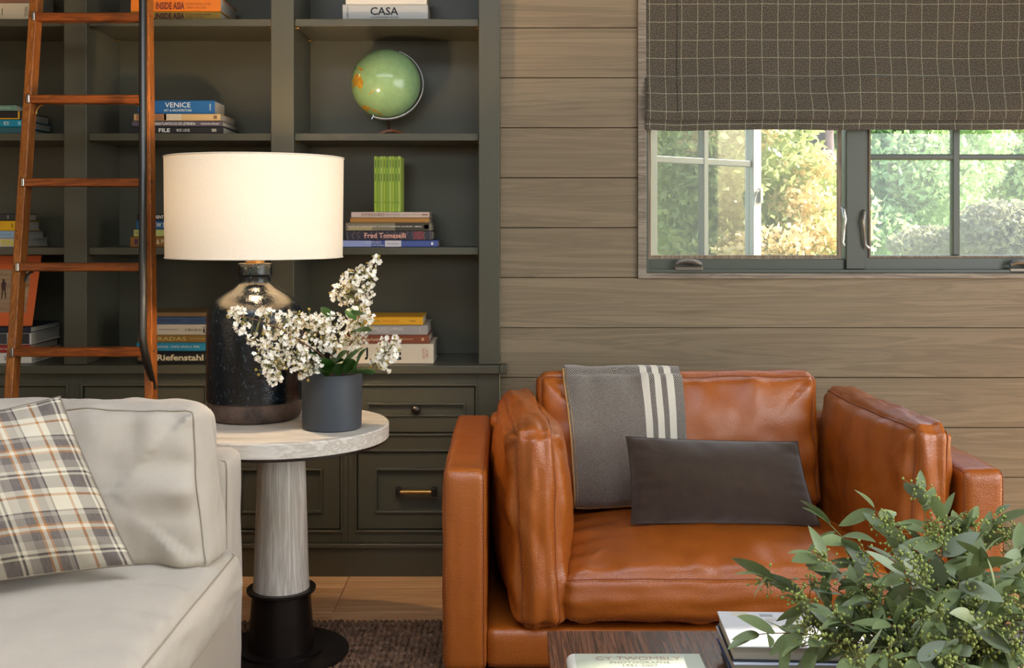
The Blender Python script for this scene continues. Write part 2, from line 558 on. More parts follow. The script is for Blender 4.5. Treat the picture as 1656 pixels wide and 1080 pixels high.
# bottom rail of the left opening (fixed frame), brown stop and screen
lx0 = fx0 + .011
MB().box(lx0, mx0 - .001, yS - .005, yS + .09, zs0 - .004, Z_(419, yS)).build('sill_rail', m_winframe, win, bevel=.003)
scr = ring(MB(), lx0, X_(1361, yS), Z_(419, yS) + .001, zs1, .013, yS + .0, yS + .02).build('screen_frame', m_stop, win, bevel=.002)
MB().box(lx0 + .012, X_(1361, yS) - .012, yS + .010, yS + .0105, Z_(418, yS) + .012, zs1 - .01).build('insect_screen', m_screen, scr, smooth=0)
# right sash, closed
rx0, rx1 = mx1 + .001, fx1 - .011
sash = ring(MB(), rx0, rx1, zs0, zs1, X_(1408, yS) - rx0, yS, yS + .045, wb=zg0 - zs0).build('sash', m_winframe, win, bevel=.003)
ring(MB(), X_(1404, yS), rx1 - .02, Z_(417, yS), zs1 - .02, .008, yS - .006, yS + .004).build('sash_bead', m_stop, sash, bevel=.002)
mv = X_(1548, yS)
MB().box(mv - .013, mv + .013, yS + .006, yS + .04, zg0, zs1 - .02).build('muntin', m_winframe, sash, bevel=.004)
MB().box(X_(1408, yS), rx1 - .03, yS + .008, yS + .038, Z_(258, yS), Z_(249, yS)).build('muntin', m_winframe, sash, bevel=.004)
for a, b in ((X_(1408, yS), mv - .014), (mv + .014, rx1 - .035)):
    for c, d in ((zg0, Z_(259, yS)), (Z_(248, yS), zs1 - .03)):
        MB().box(a, b, yS + .02, yS + .024, c, d).build('pane', m_glass, sash, smooth=0)
# left sash, swung outwards on its left hinges
th = R(39)
hx, hy = lx0 + .012, yS + .075
ax = Vector((math.cos(th), math.sin(th), 0)); ay = Vector((-math.sin(th), math.cos(th), 0)); az = Vector((0, 0, 1))
sw = .655
szA, szB = Z_(416, 4.1), zs1
def swing(name, u0, u1, v0, v1, z0, z1, mat, par, bev=.003):
    c = Vector((hx, hy, 0)) + ax * (u0 + u1) / 2 + ay * (v0 + v1) / 2 + az * (z0 + z1) / 2
    return MB().obox(c, ax * (u1 - u0) / 2, ay * (v1 - v0) / 2, az * (z1 - z0) / 2).build(name, mat, par, bevel=bev)
so = swing('open_sash', 0, .05, 0, .045, szA - .06, szB, m_winframe, win)
swing('stile', sw - .05, sw, 0, .045, szA - .06, szB, m_alu_and_sunlit, so)  # sunlight on this stile is put into its pale colour
swing('bottom_rail', .05, sw - .05, 0, .045, szA - .06, szA - .008, m_winframe, so)
swing('muntin', sw / 2 - .013, sw / 2 + .013, .006, .038, szA - .008, szB, m_winframe, so)
swing('muntin', .05, sw - .05, .008, .036, 1.463, 1.488, m_winframe, so)
for u0, u1 in ((.05, sw / 2 - .014), (sw / 2 + .014, sw - .05)):
    for z0, z1 in ((szA - .008, 1.462), (1.489, szB)):
        swing('pane', u0, u1, .02, .024, z0, z1, m_glass, so, 0)
# latch keeper on the open sash
c = Vector((hx, hy, 0)) + ax * (sw - .012) - ay * .006
kp = Z_(316, c.y)
lk = MB().obox((c.x, c.y, kp), ax * .008, ay * .006, az * .03).build('latch_keeper', m_chrome, so, bevel=.002)
MB().tube([(c.x - .012, c.y - .012, kp + .02), (c.x - .022, c.y - .02, kp + .012), (c.x - .03, c.y - .022, kp - .02), (c.x - .034, c.y - .02, kp - .045)], [.004, .005, .005, .003]).build('keeper_arm', m_chrome, lk)
def latch(px, top, bot, flip):
    y = yS - .024
    s = -1 if flip else 1
    p = [P(px, top, y) + Vector((0, .006, 0)), P(px, top + 3, y) + Vector((0, -.010, 0)), P(px + s * 2, top + 18, y) + Vector((0, -.016, 0)), P(px + s, (top + bot) / 2, y) + Vector((0, -.012, 0)), P(px - s, bot - 6, y) + Vector((0, -.010, 0)), P(px + s * (6 if flip else -1) * -1, bot, y) + Vector((0, -.012, 0))]
    return MB().tube(p, [.005, .007, .007, .0055, .005, .006], 10).build('latch', m_chrome, win)
latch(1363, 336, 398, False); latch(1397, 340, 402, True)
def crank(px, py):
    c = P(px, py, yS - .02)
    o = MB().obox(c + Vector((0, -.002, -.010)), (.052, 0, 0), (0, .018, 0), (0, 0, .009)).build('crank', m_crank, win, bevel=.006, seg=3)
    pts = [c + Vector((-.046 + .092 * i / 8, -.012, .006 + .012 * math.sin(math.pi * (i / 8) ** .7))) for i in range(9)]
    MB().tube(pts, [.006, .009, .010, .010, .010, .010, .010, .009, .006], 10).build('crank_arm', m_crank, o)
crank(1113, 430); crank(1652, 432)
# printed glazing mark in the corner of the right pane is too faint to read: left plain

# ================================================================== ROMAN BLIND
def blind_mat():
    t = NT('windowpane_check_wool')
    uv = t.coord('UV')
    u, v, _ = t.sep(uv)
    sp = t.noise(uv, 300, 2, .7)
    sp2 = t.noise(uv, 900, 1)
    base = t.ramp(t.math('MULTIPLY_ADD', sp, .6, t.math('MULTIPLY', sp2, .4)), [(.38, S(38, 33, 28)), (.50, S(76, 70, 60)), (.62, S(138, 132, 114))])
    wv = t.math('MULTIPLY_ADD', t.noise(uv, 6, 2), .006, -.003)
    def line(x, per, w):
        f = t.math('FRACT', t.math('DIVIDE', t.math('ADD', x, t.math('ADD', wv, 10.0)), per))
        return t.math('LESS_THAN', f, w / per)
    lv = line(u, .0568, .0014); lh = line(v, .0633, .0015)
    ln = t.math('MAXIMUM', lv, lh)
    ln = t.math('MULTIPLY', ln, t.math('MULTIPLY_ADD', t.noise(uv, 140, 1), .6, .35))
    rust = t.math('MULTIPLY', t.math('MAXIMUM', line(t.math('ADD', u, .0284), .0568, .0012), line(t.math('ADD', v, .03), .0633, .0012)), .25)
    col = t.mix(rust, base, S(120, 66, 40))
    col = t.mix(ln, col, S(206, 198, 170))
    t.set(Base_Color=col, Roughness=.95)
    t.b.inputs['Specular IOR Level'].default_value = .15
    t.b.inputs['Sheen Weight'].default_value = .25
    t.bump(sp, .4, .001)
    return t.m
m_blind = blind_mat()
yBl = YW - .012
bx0, bx1 = X_(1043, yBl), wx1 - .032
zb = Z_(210, yBl)
bw = bx1 - bx0
def blind_fn(u, v):
    # v: 0 hem ... 1 top.  The sheet drops, tucks into one soft fold just above the hem
    x = bx0 + bw * u
    prof = [(-.0, .0), (.000, .020), (.004, .036), (.014, .044), (.010, .036), (-.014, .038), (-.016, .062), (-.004, .150), (-.002, .176), (-.007, .182), (.002, .187), (.002, .3), (0, .55), (0, .74)]
    s = v * (len(prof) - 1)
    i = min(int(s), len(prof) - 2); f = s - i
    dy = prof[i][0] * (1 - f) + prof[i + 1][0] * f
    dz = prof[i][1] * (1 - f) + prof[i + 1][1] * f
    w = noise.noise(Vector((x * 3.4, dz * 5, 1.7)))
    w2 = noise.noise(Vector((x * 9, dz * 9, 4.2)))
    k = max(0, 1 - abs(dz - .09) / .5)
    sag = .006 * noise.noise(Vector((x * 4.0, 0, 9)))
    pin = .010 * math.exp(-((u - .105) / .03) ** 2) * math.exp(-((dz - .045) / .03) ** 2)
    return Vector((x, yBl + .0 + dy - .030 * w * k - .012 * w2 * k - pin, zb + dz + sag * max(0, 1 - dz / .4))), (x, dz + (0.0 if v > .3 else -.02 * (1 - v)))
bl = MB().grid(blind_fn, 220, 120, flip=False).build('roman_blind', m_blind, org=(bx0 + bw / 2, yBl, zb), smooth=180, solid=.003)
tag(bl, 'dark grey wool roman blind with a cream windowpane check, half lowered over the window', 'blind')
MB().box(bx0, bx1, yBl + .0, yBl + .02, zb + .742, zb + .77).build('headrail', m_winframe, bl)
for px in (1046, 1095):
    pts = [blind_fn((X_(px, yBl) - bx0) / bw, .45 + .55 * j / 30)[0] + Vector((0, -.0022, 0)) for j in range(31)]
    MB().tube(pts, .0009, 5).build('stitched_edge', m_dark, bl)

# ================================================================== BOOKCASE
case = thing('bookcase', ((X_(-232, YB) + X_(808, YB)) / 2, YB, Z_(591, 3.87)), 'tall dark olive grey built-in bookcase with open shelves', 'bookcase')
zct = Z_(591, 3.87)              # countertop height
ups = [(-232, -197), (103, 140), (438, 475), (774, 808)]
YK = 4.23
for a, b in ups:
    MB().box(X_(a, YB), X_(b, YB), YB, YK, zct, 2.62).build('upright', m_case, case, bevel=.0025)
MB().box(X_(-232, YB), X_(808, YB), YK + .001, YK + .022, zct, ZC).build('back_panel', m_case, case)
MB().box(X_(-232, YB), X_(808, YB), YB - .01, YK, 2.621, ZC).build('cornice', m_case, case, bevel=.004)
YSH = 3.915
SHELF = [Z_(30.5, YSH), Z_(215.5, YSH), Z_(400, YSH)]
for (a, b), (c, d) in zip(ups[:-1], ups[1:]):
    x0, x1 = X_(b, YB) + .001, X_(c, YB) - .001
    for zt_ in SHELF + [Z_(30, YSH) + .40]:
        sh = MB().box(x0, x1, YSH, YK, zt_ - .026, zt_).build('shelf', m_case, case, bevel=.002)
        if zt_ < 2.1 and x1 > -1.2:
            for xx in (x0 + .004, x1 - .004):
                for yy in (YSH + .02, YK - .03):
                    MB().tube([(xx - .006, yy, zt_ - .0295), (xx + .006, yy, zt_ - .0295)], .003, 8).build('shelf_pin', m_brass, sh)

# ---- countertop, plinth and base cabinet units
ctop = MB().box(X_(-232, YB), xw0 - .002, 3.87, YK, zct - .030, zct - .0005).box(xw0 - .002, X_(820, 3.87), 3.87, YW - .001, zct - .030, zct - .0005).build('countertop', m_case, bevel=.004, seg=3)
tag(ctop, 'long dark olive grey countertop under the open shelves', 'countertop')
zpl = Z_(886, YB)
pl = MB().box(X_(-232, YB), X_(808, YB), YB - .002, YK, 0, zpl).build('trim_1', m_case, bevel=.002)
struct(pl, 'dark olive grey plinth board along the base cabinets')
MB().box(X_(-232, YB), X_(810, YB), YB - .012, YB + .02, zpl + .0005, Z_(878, YB)).build('plinth_moulding', m_case, pl, bevel=.005, seg=3)

def panel_front(par, name, x0, x1, z0, z1, ix, iz, yb=YB):
    """inset front: frame, bead, sunk panel with its own bead"""
    m = ring(MB(), x0 + .004, x1 - .004, z0 + .004, z1 - .004, ix, yb + .004, yb + .02, wt_=iz, wb=iz)
    d = m.build(name, m_case, par, bevel=.0015, seg=1)
    MB().box(x0 + .004 + ix - .002, x1 - .004 - ix + .002, yb + .014, yb + .02, z0 + .004 + iz - .002, z1 - .004 - iz + .002).build('panel', m_case, d)
    a = .004
    ring(MB(), x0 + a + ix - .001, x1 - a - ix + .001, z0 + a + iz - .001, z1 - a - iz + .001, .009, yb - .003, yb + .013).build('panel_bead', m_case, d, bevel=.0028, seg=2)
    return d
units = [(-232, -212, -100, -90, 'left of the ladder, outermost'), (-90, -68, 110, 120, 'at the far left behind the ladder'), (120, 131, 335, 345, 'behind the ladder and the cream sofa'),
         (345, 356, 554, 563, 'behind the round side table'), (563, 574, 772, 808, 'beside the leather armchair')]
zdr0, zdr1 = Z_(704, YB), Z_(621, YB)
zdo0, zdo1 = Z_(860, YB), Z_(727, YB)
zb0, zb1 = Z_(878, YB) + .001, zct - .031
for e0, a, b, e1, where in units:
    x0, x1, xa, xb = X_(e0, YB) + .0005, X_(e1, YB) - .0005, X_(a, YB), X_(b, YB)
    u = thing('base_cabinet', ((x0 + x1) / 2, YB, zb0), 'dark olive grey base cabinet with sunk panel fronts ' + where, 'cabinet', 'base cabinets under the bookcase')
    m = MB().box(x0, xa, YB, YB + .022, zb0, zb1).box(xb, x1, YB, YB + .022, zb0, zb1)
    m.box(xa, xb, YB, YB + .022, zdr1, zb1).box(xa, xb, YB, YB + .022, zdo1, zdr0).box(xa, xb, YB, YB + .022, zb0, zdo0)
    m.build('face_frame', m_case, u, bevel=.001, seg=1)
    MB().box(x0, x1, YB + .0225, YK, zb0, zb1).build('carcass', m_case, u)
    for (za, zc) in ((zdr0, zdr1), (zdo0, zdo1)):
        ring(MB(), xa - .002, xb + .002, za - .002, zc + .002, .009, YB - .007, YB + .004).build('bead', m_case, u, bevel=.003, seg=2)
    d = panel_front(u, 'drawer', xa + .006, xb - .006, zdr0 + .006, zdr1 - .006, .032, Z_(655, YB) * 0 + .056)
    xc, zc = (xa + xb) / 2, (zdr0 + zdr1) / 2
    k = MB()
    prof = [(.004, 0), (.005, .006), (.006, .012), (.013, .018), (.016, .024), (.014, .030), (.008, .034), (.001, .0355)]
    vs = MB().lathe(prof, (0, 0, 0), 20)
    k.add([(xc + v[0], YB + .014 - v[2], zc + v[1]) for v in vs.v], vs.f)
    k.build('knob', m_knob, d)
    d = panel_front(u, 'deep_drawer', xa + .006, xb - .006, zdo0 + .006, zdo1 - .006, .060, .056)
    zc = Z_(794, YB)
    h = MB().tube([(xc - .058, YB - .014, zc), (xc + .058, YB - .014, zc)], .0085, 12).build('pull', m_brass, d)
    for s in (-1, 1):
        MB().box(xc + s * .062 - .008, xc + s * .062 + .008, YB + .0145 - .038, YB + .0135, zc - .014, zc + .014).build('pull_bracket', m_knob, h, bevel=.003)
# ================================================================== LADDER
def YL(z): return 3.36 + .16 * z
lad = thing('library_ladder', (-1.33, YL(0), 0), 'walnut library ladder leaning on the bookcase, with a black metal handrail', 'ladder')
def lad_y(py):
    # depth at which the leaning plane meets image row py
    k = (py - CY) / F
    z = (ZE - k * 3.36) / (1 + k * .16)
    return YL(z), z
def rail(xb, xt, name):
    vs = []
    for z, x in ((.0, xb), (2.5, xt)):
        y = YL(z)
        vs += [(x, y, z), (x + .027, y, z), (x, y + .052, z), (x + .027, y + .052, z)]
    return MB().hexa(vs).build(name, m_ladder, lad, bevel=.004)
def xl(z): return -1.5635 + (-1.5745 + 1.5635) * z / 2.0 - .0
def xr(z): return -1.104 + (-1.203 + 1.100) * (z - .3) / 1.7 - .0
rail(xl(0), xl(2.5), 'rail'); rail(xr(0), xr(2.5), 'rail')
for py in (-106, 27, 160, 295, 432, 570, 710, 852, 996):
    y, z = lad_y(py)
    a, b = xl(z) + .020, xr(z) + .004
    rg = MB().box(a, b, y - .006, y + .05, z - .0135, z + .0135).build('rung', m_rung, lad, bevel=.005, seg=3)
    MB().box(a - .006, a + .006, y - .010, y + .03, z - .0145, z + .0145).build('rung_cap', m_chrome, rg, bevel=.004, seg=3)
    for zz in (-.006, .008):
        xs = xr(z) + .0268
        MB().tube([(xs, y + .03 + zz * 3, z + .004), (xs + .002, y + .03 + zz * 3, z + .004)], .0035, 8).build('screw', m_iron, rg)
    if py in (160, 432, 710):
        for s, x0 in ((1, xl(z) + .028), (-1, xr(z) - .001)):
            pts = [(x0 + s * (.003 + .024 * (1 - math.cos(t))), y + .03, z - .016 - .030 * (1 - math.sin(t))) for t in [math.pi / 2 * i / 8 for i in range(9)]]
            MB().tube(pts, .004, 8).build('bracket', m_brass if py == 160 else m_iron, rg)
hp = []
for py in range(-160, 530, 46):
    y, z = lad_y(py); hp.append(Vector((X_(231, y - .07), y - .07, z)))
for px, py, dy in ((231, 540, -.07), (232.5, 556, -.066), (236, 575, -.05), (241, 597, -.02), (247, 616, .01), (249.5, 630, .02)):
    y, z = lad_y(py); hp.append(Vector((X_(px, y + dy), y + dy, z)))
MB().tube(hp, [.0125] * (len(hp) - 3) + [.012, .009, .008], 12).build('handrail', m_iron, lad)

# ================================================================== BOOKS
def book(name, x0, x1, y0, z0, th, dep, col, label, group, texts=(), pages=None, cat='book', yaw=0):
    o = thing(name, ((x0 + x1) / 2, y0 + dep / 2, z0), label, cat, group)
    o.rotation_euler[2] = yaw
    t = .0026
    z1 = z0 + th - .0004
    m = MB().box(x0, x1, y0, y0 + dep, z0, z0 + t).box(x0, x1, y0, y0 + dep, z1 - t, z1).box(x0, x1, y0, y0 + .003, z0 + t, z1 - t)
    cv = m.build('cover', col, o, bevel=.0008, seg=1)
    MB().box(x0 + .003, x1 - .003, y0 + .0032, y0 + dep - .004, z0 + t, z1 - t).build('pages', pages or m_paper, o)
    w = x1 - x0
    for tx in texts:
        s, cf, wf, hf, c = tx[:5]
        op = tx[5] if len(tx) > 5 else {}
        vf = op.get('v', .5)
        up, rt = ((0, 0, -1), (-1, 0, 0)) if op.get('flip') else ((0, 0, 1), (1, 0, 0))
        if op.get('vert'): up, rt = (1, 0, 0), (0, 0, -1)
        if s == '#':      # printed block
            MB().box(x0 + w * (cf - wf / 2), x0 + w * (cf + wf / 2), y0 - .0005, y0 + .0003, z0 + th * (vf - hf / 2), z0 + th * (vf + hf / 2)).build('spine_print', c, o)
        else:
            lettering(s, (x0 + w * cf, y0 - .0008, z0 + th * vf), rt, up, (th * wf if op.get('vert') else w * wf), (w * hf if op.get('vert') else th * hf), c, o, bold=op.get('bold', 0), shear=op.get('shear', 0))
    return o
def stack(base, Y, rows, group, where):
    """rows from the bottom up: (px0, px1, py_top, py_bot, depth, colour, texts, description)"""
    z = base + .0006
    for i, (a, b, t, bt, dep, col, texts, desc) in enumerate(rows):
        y = Y + random.uniform(-.004, .004)
        th = (bt - t) * Y / F
        book('book', X_(a, Y), X_(b, Y), y, z, th, dep, col, desc + ' ' + where, group, texts)
        z += th + .0004
    return z
W_, K_, CR = C(238, 232, 218), C(22, 20, 20), C(226, 206, 160)
random.seed(11)
YS = 3.95
# right bay, top shelf
stack(SHELF[0], YS, [
    (554, 692, 3, 29, .24, C(178, 178, 174, .3), [('CASA', .49, .33, .5, K_, dict(v=.58, bold=.02)), ('CONTEMPORARY HOUSES', .49, .33, .11, K_, dict(v=.2)), ('HOUSES', .06, .7, .02, K_, dict(vert=1))], 'thick silver grey book with black capitals'),
    (559, 690, -26, 3, .22, C(228, 220, 206), [], 'cream book lying on the silver grey book'),
], 'books on the right top shelf', 'above the globe')
# right bay, third shelf
topz = stack(SHELF[2], YS, [
    (554, 708, 389, 400, .25, C(70, 84, 140), [('#', .15, .3, .9, C(150, 156, 196)), ('#', .53, .17, .92, C(206, 196, 196)), ('HORSES', .32, .17, .4, C(190, 186, 200), dict(v=.7)), ('of the Camargue', .37, .13, .26, W_, dict(v=.25)), ('Hans Silvester', .53, .13, .24, C(90, 90, 130)), ('#', .94, .02, .4, W_)], 'blue book with a pale patch, lowest of the stack'),
    (559, 698, 374, 389, .24, C(52, 48, 58), [('Fred Tomaselli', .46, .48, .55, C(240, 176, 150), dict(bold=.015)), ('#', .85, .12, .85, C(120, 52, 60))], 'dark contour patterned book with pink lettering'),
    (559, 697, 361, 374, .24, C(128, 116, 92), [('#', .78, .4, .95, C(60, 54, 40)), ('#', .17, .28, .4, C(172, 152, 106), dict(v=.28)), ('FACES OF CHRISTIANITY  A PHOTOGRAPHIC JOURNEY  ABBAS', .46, .86, .22, W_), ('#', .945, .05, .5, C(150, 190, 180))], 'grey brown photo book with white capitals'),
    (566, 694, 353, 361, .22, C(168, 118, 54), [], 'thin tan book without lettering'),
    (568, 694, 344, 353, .22, C(206, 182, 164), [('INTERIORES', .28, .29, .5, C(110, 70, 56)), ('MEXICANOS', .53, .19, .28, C(130, 96, 80)), ('MODELOS DE LA ARQUITECTURA', .77, .23, .2, C(120, 90, 76)), ('#', .945, .08, .25, C(140, 92, 80))], 'thin pale pink book under the paperbacks'),
], 'books on the right third shelf', 'beside the lamp shade')
# contour lines on the dark patterned spine
zT = SHELF[2] + .0006 + 11 * YS / F + .0004
cont = MB()
for q in range(15):
    u = q / 14
    pts = []
    for j in range(11):
        v = j / 10
        xx = X_(561, YS) + (X_(696, YS) - X_(561, YS)) * min(max(u + .05 * noise.noise(Vector((u * 9, v * 2.5, 3))), 0), 1)
        pts.append((xx, YS - .0055, zT + .002 + (15 * YS / F - .004) * v))
    cont.tube(pts, .00045, 4)
_par = [o for o in bpy.data.objects if o.get('label', '').startswith('dark contour')][0]
cont.build('contour_print', C(170, 150, 130), _par)
for i in range(9):
    a = X_(605 + 4.78 * i, YS + .01) ; b = X_(605 + 4.78 * i + 4.4, YS + .01)
    o = thing('paperback', ((a + b) / 2, YS + .09, topz), 'thin green paperback standing on the book stack, ' + ['leftmost', 'second from the left', 'third from the left', 'fourth from the left', 'middle one', 'fourth from the right', 'third from the right', 'second from the right', 'rightmost'][i] + ' of the row', 'book', 'green paperbacks standing in a row')
    h = 90 * YS / F - .002 * (i % 3 == 1)
    g = [C(150, 172, 50), C(132, 160, 48), C(164, 184, 76)][i % 3]
    MB().box(a, b, YS + .01, YS + .15, topz, topz + h).build('cover', g, o, bevel=.0006, seg=1)
    MB().box(a + .0012, b - .0012, YS + .012, YS + .149, topz + h - .0002, topz + h + .0002).build('pages', m_paper, o)
    for fz in (.16, .55, .8):
        MB().box(a + .003, b - .003, YS + .0095, YS + .0102, topz + h * fz, topz + h * (fz + (.02 if fz < .5 else .14))).build('spine_print', C(84, 104, 30), o)
# right bay, countertop
stack(zct, YS - .03, [
    (544, 701, 558, 590, .24, C(214, 198, 170), [('J', .31, .035, .62, K_, dict(bold=.05)), ('T', .58, .05, .62, K_, dict(bold=.05)), ('E', .645, .045, .62, K_, dict(bold=.05)), ('ELLA CHO', .9, .5, .03, C(190, 70, 70), dict(vert=1)), ('OF ART', .935, .4, .022, C(190, 70, 70), dict(vert=1))], 'large cream boxed book with black capitals, lowest'),
    (556, 694, 544, 558, .23, C(130, 66, 40), [('Classical Chinese Furniture', .26, .38, .4, C(226, 196, 160)), ('IN THE MINNEAPOLIS INSTITUTE OF ARTS', .64, .34, .17, C(220, 190, 150)), ('#', .925, .03, .35, C(200, 150, 110))], 'red brown book with serif lettering'),
    (575, 691, 527, 543, .24, C(160, 152, 144, .35), [('TIMELESS LIVING', .42, .48, .3, C(224, 214, 196), dict(v=.6)), ('1998-2008', .37, .18, .15, C(214, 204, 186), dict(v=.3)), ('#', .9, .01, .5, C(190, 180, 166))], 'grey book with pale capitals'),
    (568, 684, 514, 527, .20, C(222, 160, 28), [('WILLIAM EGGLESTON', .24, .32, .16, K_), ('BEFORE COLOR', .55, .22, .16, C(200, 70, 20)), ('STEIDL', .86, .09, .16, K_)], 'bright yellow book, top of the stack'),
], 'books on the counter to the right of the lamp', 'behind the white flowers')
# middle bay, top shelf
stack(SHELF[0], YS, [
    (211, 357, 15, 29.5, .24, C(150, 118, 40), [('INSIDE ASIA', .44, .32, .7, C(70, 36, 40), dict(bold=.04)), ('CUSTOM CRAFTED CULTURE', .75, .28, .2, C(70, 36, 40), dict(v=.65)), ('SPIRIT HOUSES', .72, .2, .2, C(70, 36, 40), dict(v=.35))], 'mustard book with purple capitals, below the orange one'),
    (212, 357, -8, 15, .24, C(224, 122, 30), [('INSIDE ASIA', .44, .32, .52, C(120, 50, 40), dict(bold=.04, v=.38)), ('CUSTOM CRAFTED CULTURE', .75, .28, .14, C(120, 50, 40), dict(v=.5)), ('SPIRIT HOUSES', .73, .22, .14, C(120, 50, 40), dict(v=.25))], 'thick orange book with purple capitals'),
], 'books on the middle top shelf', 'on the shelf behind the ladder rail')
# middle bay, second shelf
stack(SHELF[1], YS, [
    (210, 361, 203, 215, .24, C(30, 28, 28), [('FILE', .368, .12, .5, W_, dict(bold=.02)), ('IKE UDE', .57, .14, .36, W_), ('#', .9, .05, .4, C(170, 160, 140))], 'black book with white capitals, lowest of the stack'),
    (213, 360, 194, 203, .22, C(84, 76, 84), [('TRANSATLANTICOS DE LEYENDA', .45, .5, .5, W_, dict(bold=.01)), ('Catherine Donzel', .86, .2, .35, W_, dict(shear=.2))], 'purple grey book with white capitals'),
    (217, 357, 183, 194, .22, C(196, 164, 110), [('#', .2, .35, .9, C(150, 104, 66)), ('#', .45, .2, .9, C(206, 190, 160)), ('#', .94, .04, .5, C(120, 90, 60))], 'beige photo printed book'),
    (222, 347, 161, 183, .15, C(22, 84, 136), [('VENICE', .52, .33, .36, W_, dict(v=.66)), ('ART & ARCHITECTURE', .52, .36, .16, W_, dict(v=.26)), ('ARSENALE', .94, .5, .02, W_, dict(vert=1))], 'blue book with white capitals, top of the stack'),
], 'books on the middle second shelf', 'beside the ladder rail')
# middle bay, third shelf
stack(SHELF[2], YS, [
    (210, 350, 382, 399, .24, C(136, 88, 34), [('#', .07, .04, .5, C(70, 40, 70)), ('& PITT', .39, .175, .45, CR)], 'brown book with cream capitals, lowest of the stack'),
    (216, 346, 371, 382, .22, C(176, 176, 100), [('N', .04, .03, .5, C(60, 70, 30)), ('#', .09, .01, .4, C(100, 110, 50))], 'pale green book'),
    (220, 345, 356, 371, .22, C(24, 76, 110), [('NEW SPAIN', .345, .31, .48, W_)], 'dark blue book with white capitals'),
    (222, 340, 346, 356, .20, C(20, 18, 16), [('CURRENT ERROR', .34, .36, .55, W_, dict(bold=.01))], 'black book with white capitals, top of the stack'),
], 'books on the middle third shelf', 'left of the lamp shade')
# middle bay, countertop
stack(zct, YS - .03, [
    (222, 385, 570, 590, .26, K_, [('Riefenstahl Africa', .575, .75, .5, CR, dict(bold=.03)), ('#', .03, .04, .5, C(130, 90, 50))], 'thick black book with cream letters, lowest of the stack'),
    (221, 362, 555, 569, .25, C(42, 136, 158), [('SLIM AARONS - ONCE UPON A TIME', .43, .58, .26, W_)], 'turquoise book with white capitals'),
    (224, 362, 543, 555, .24, C(140, 104, 40), [('MIRADAS', .34, .44, .5, C(214, 184, 110)), ('en el tiempo', .70, .19, .3, C(204, 174, 104))], 'gold brown book with pale capitals'),
    (226, 366, 526, 543, .22, C(204, 186, 158), [('Philip Dodd y Ben Donald', .335, .215, .15, K_), ('el libro de las', .62, .19, .28, C(90, 80, 64)), ('iS', .79, .11, .66, K_)], 'cream book with thin dark letters'),
    (226, 362, 514, 526, .22, C(56, 76, 106), [('BRUCE NAUMAN', .29, .38, .36, K_, dict(flip=1)), ('RAW MATERIALS', .69, .2, .18, K_, dict(flip=1))], 'slate blue book with upside down black capitals'),
    (230, 358, 507, 514, .20, C(120, 92, 54), [], 'thin brown book, top of the stack'),
], 'books on the counter to the left of the lamp', 'between the ladder and the lamp')
# left bay
stack(SHELF[0], YS, [
    (-72, 50, 1, 29.5, .25, C(216, 200, 168), [('MARCEL', .94, .55, .05, C(60, 50, 40), dict(vert=1)), ('#', .62, .01, .4, C(90, 80, 60))], 'thick cream book behind the ladder'),
    (-66, 48, -30, 0, .22, C(150, 104, 84), [], 'brown book lying on the thick cream book'),
], 'books on the left top shelf', 'on the left top shelf')
stack(SHELF[1], YS, [
    (-80, 36, 203, 214, .24, C(46, 92, 98), [], 'mottled teal book, lowest of the stack'),
    (-78, 37, 191, 203, .25, C(12, 134, 158), [('ES', .77, .07, .45, W_), ('#', .95, .04, .5, C(120, 190, 200))], 'turquoise book with white capitals'),
    (-70, 35, 177, 191, .24, C(30, 26, 22), [('#', .955, .025, .9, C(226, 166, 30)), ('#', .48, .94, .12, C(226, 166, 30), dict(v=.1))], 'black book with a yellow edge'),
    (-64, 26, 168, 177, .20, C(112, 148, 124), [('OUR MODERN STYLE', .65, .5, .3, C(190, 206, 186))], 'thin sage green book, top of the stack'),
], 'books on the left second shelf', 'on the left shelf behind the ladder')
stack(SHELF[2], YS, [
    (-84, 33, 385, 399, .24, C(210, 196, 160), [('MARIO TESTINO', .6, .76, .62, C(216, 196, 20), dict(bold=.03))], 'pale book with big yellow letters, lowest of the stack'),
    (-80, 30, 373, 385, .22, C(150, 172, 190), [('#', .8, .2, .1, C(110, 140, 160))], 'pale blue book'),
    (-78, 31, 357, 373, .18, C(226, 172, 12), [('PHAIDON', .72, .14, .12, C(220, 100, 20), dict(v=.72)), ('DESIGN', .72, .14, .12, C(220, 100, 20), dict(v=.5)), ('ART', .9, .5, .03, K_, dict(vert=1))], 'yellow book'),
    (-76, 29, 345, 357, .16, C(46, 42, 40), [('1', .84, .03, .5, C(120, 112, 104))], 'dark charcoal book, top of the stack'),
], 'books on the left third shelf', 'on the left third shelf')
lz = stack(zct, YS - .03, [
    (-86, 50, 573, 590, .26, C(216, 208, 192), [('SEA', .73, .11, .4, C(70, 66, 60))], 'white book with grey capitals, lowest of the stack'),
    (-82, 48, 560, 573, .25, C(150, 36, 30), [('DO NAIPAUL', .72, .2, .22, W_)], 'red book with small white capitals'),
    (-80, 50, 541, 560, .26, C(206, 200, 190), [('#', .9, .16, .9, C(40, 40, 42)), ('#', .6, .2, .9, C(60, 60, 62))], 'white and black striped book'),
    (-84, 50, 531, 541, .26, C(24, 28, 42), [('x', .88, .03, .3, W_)], 'navy book, top of the stack'),
], 'books on the left counter', 'on the counter at the far left')
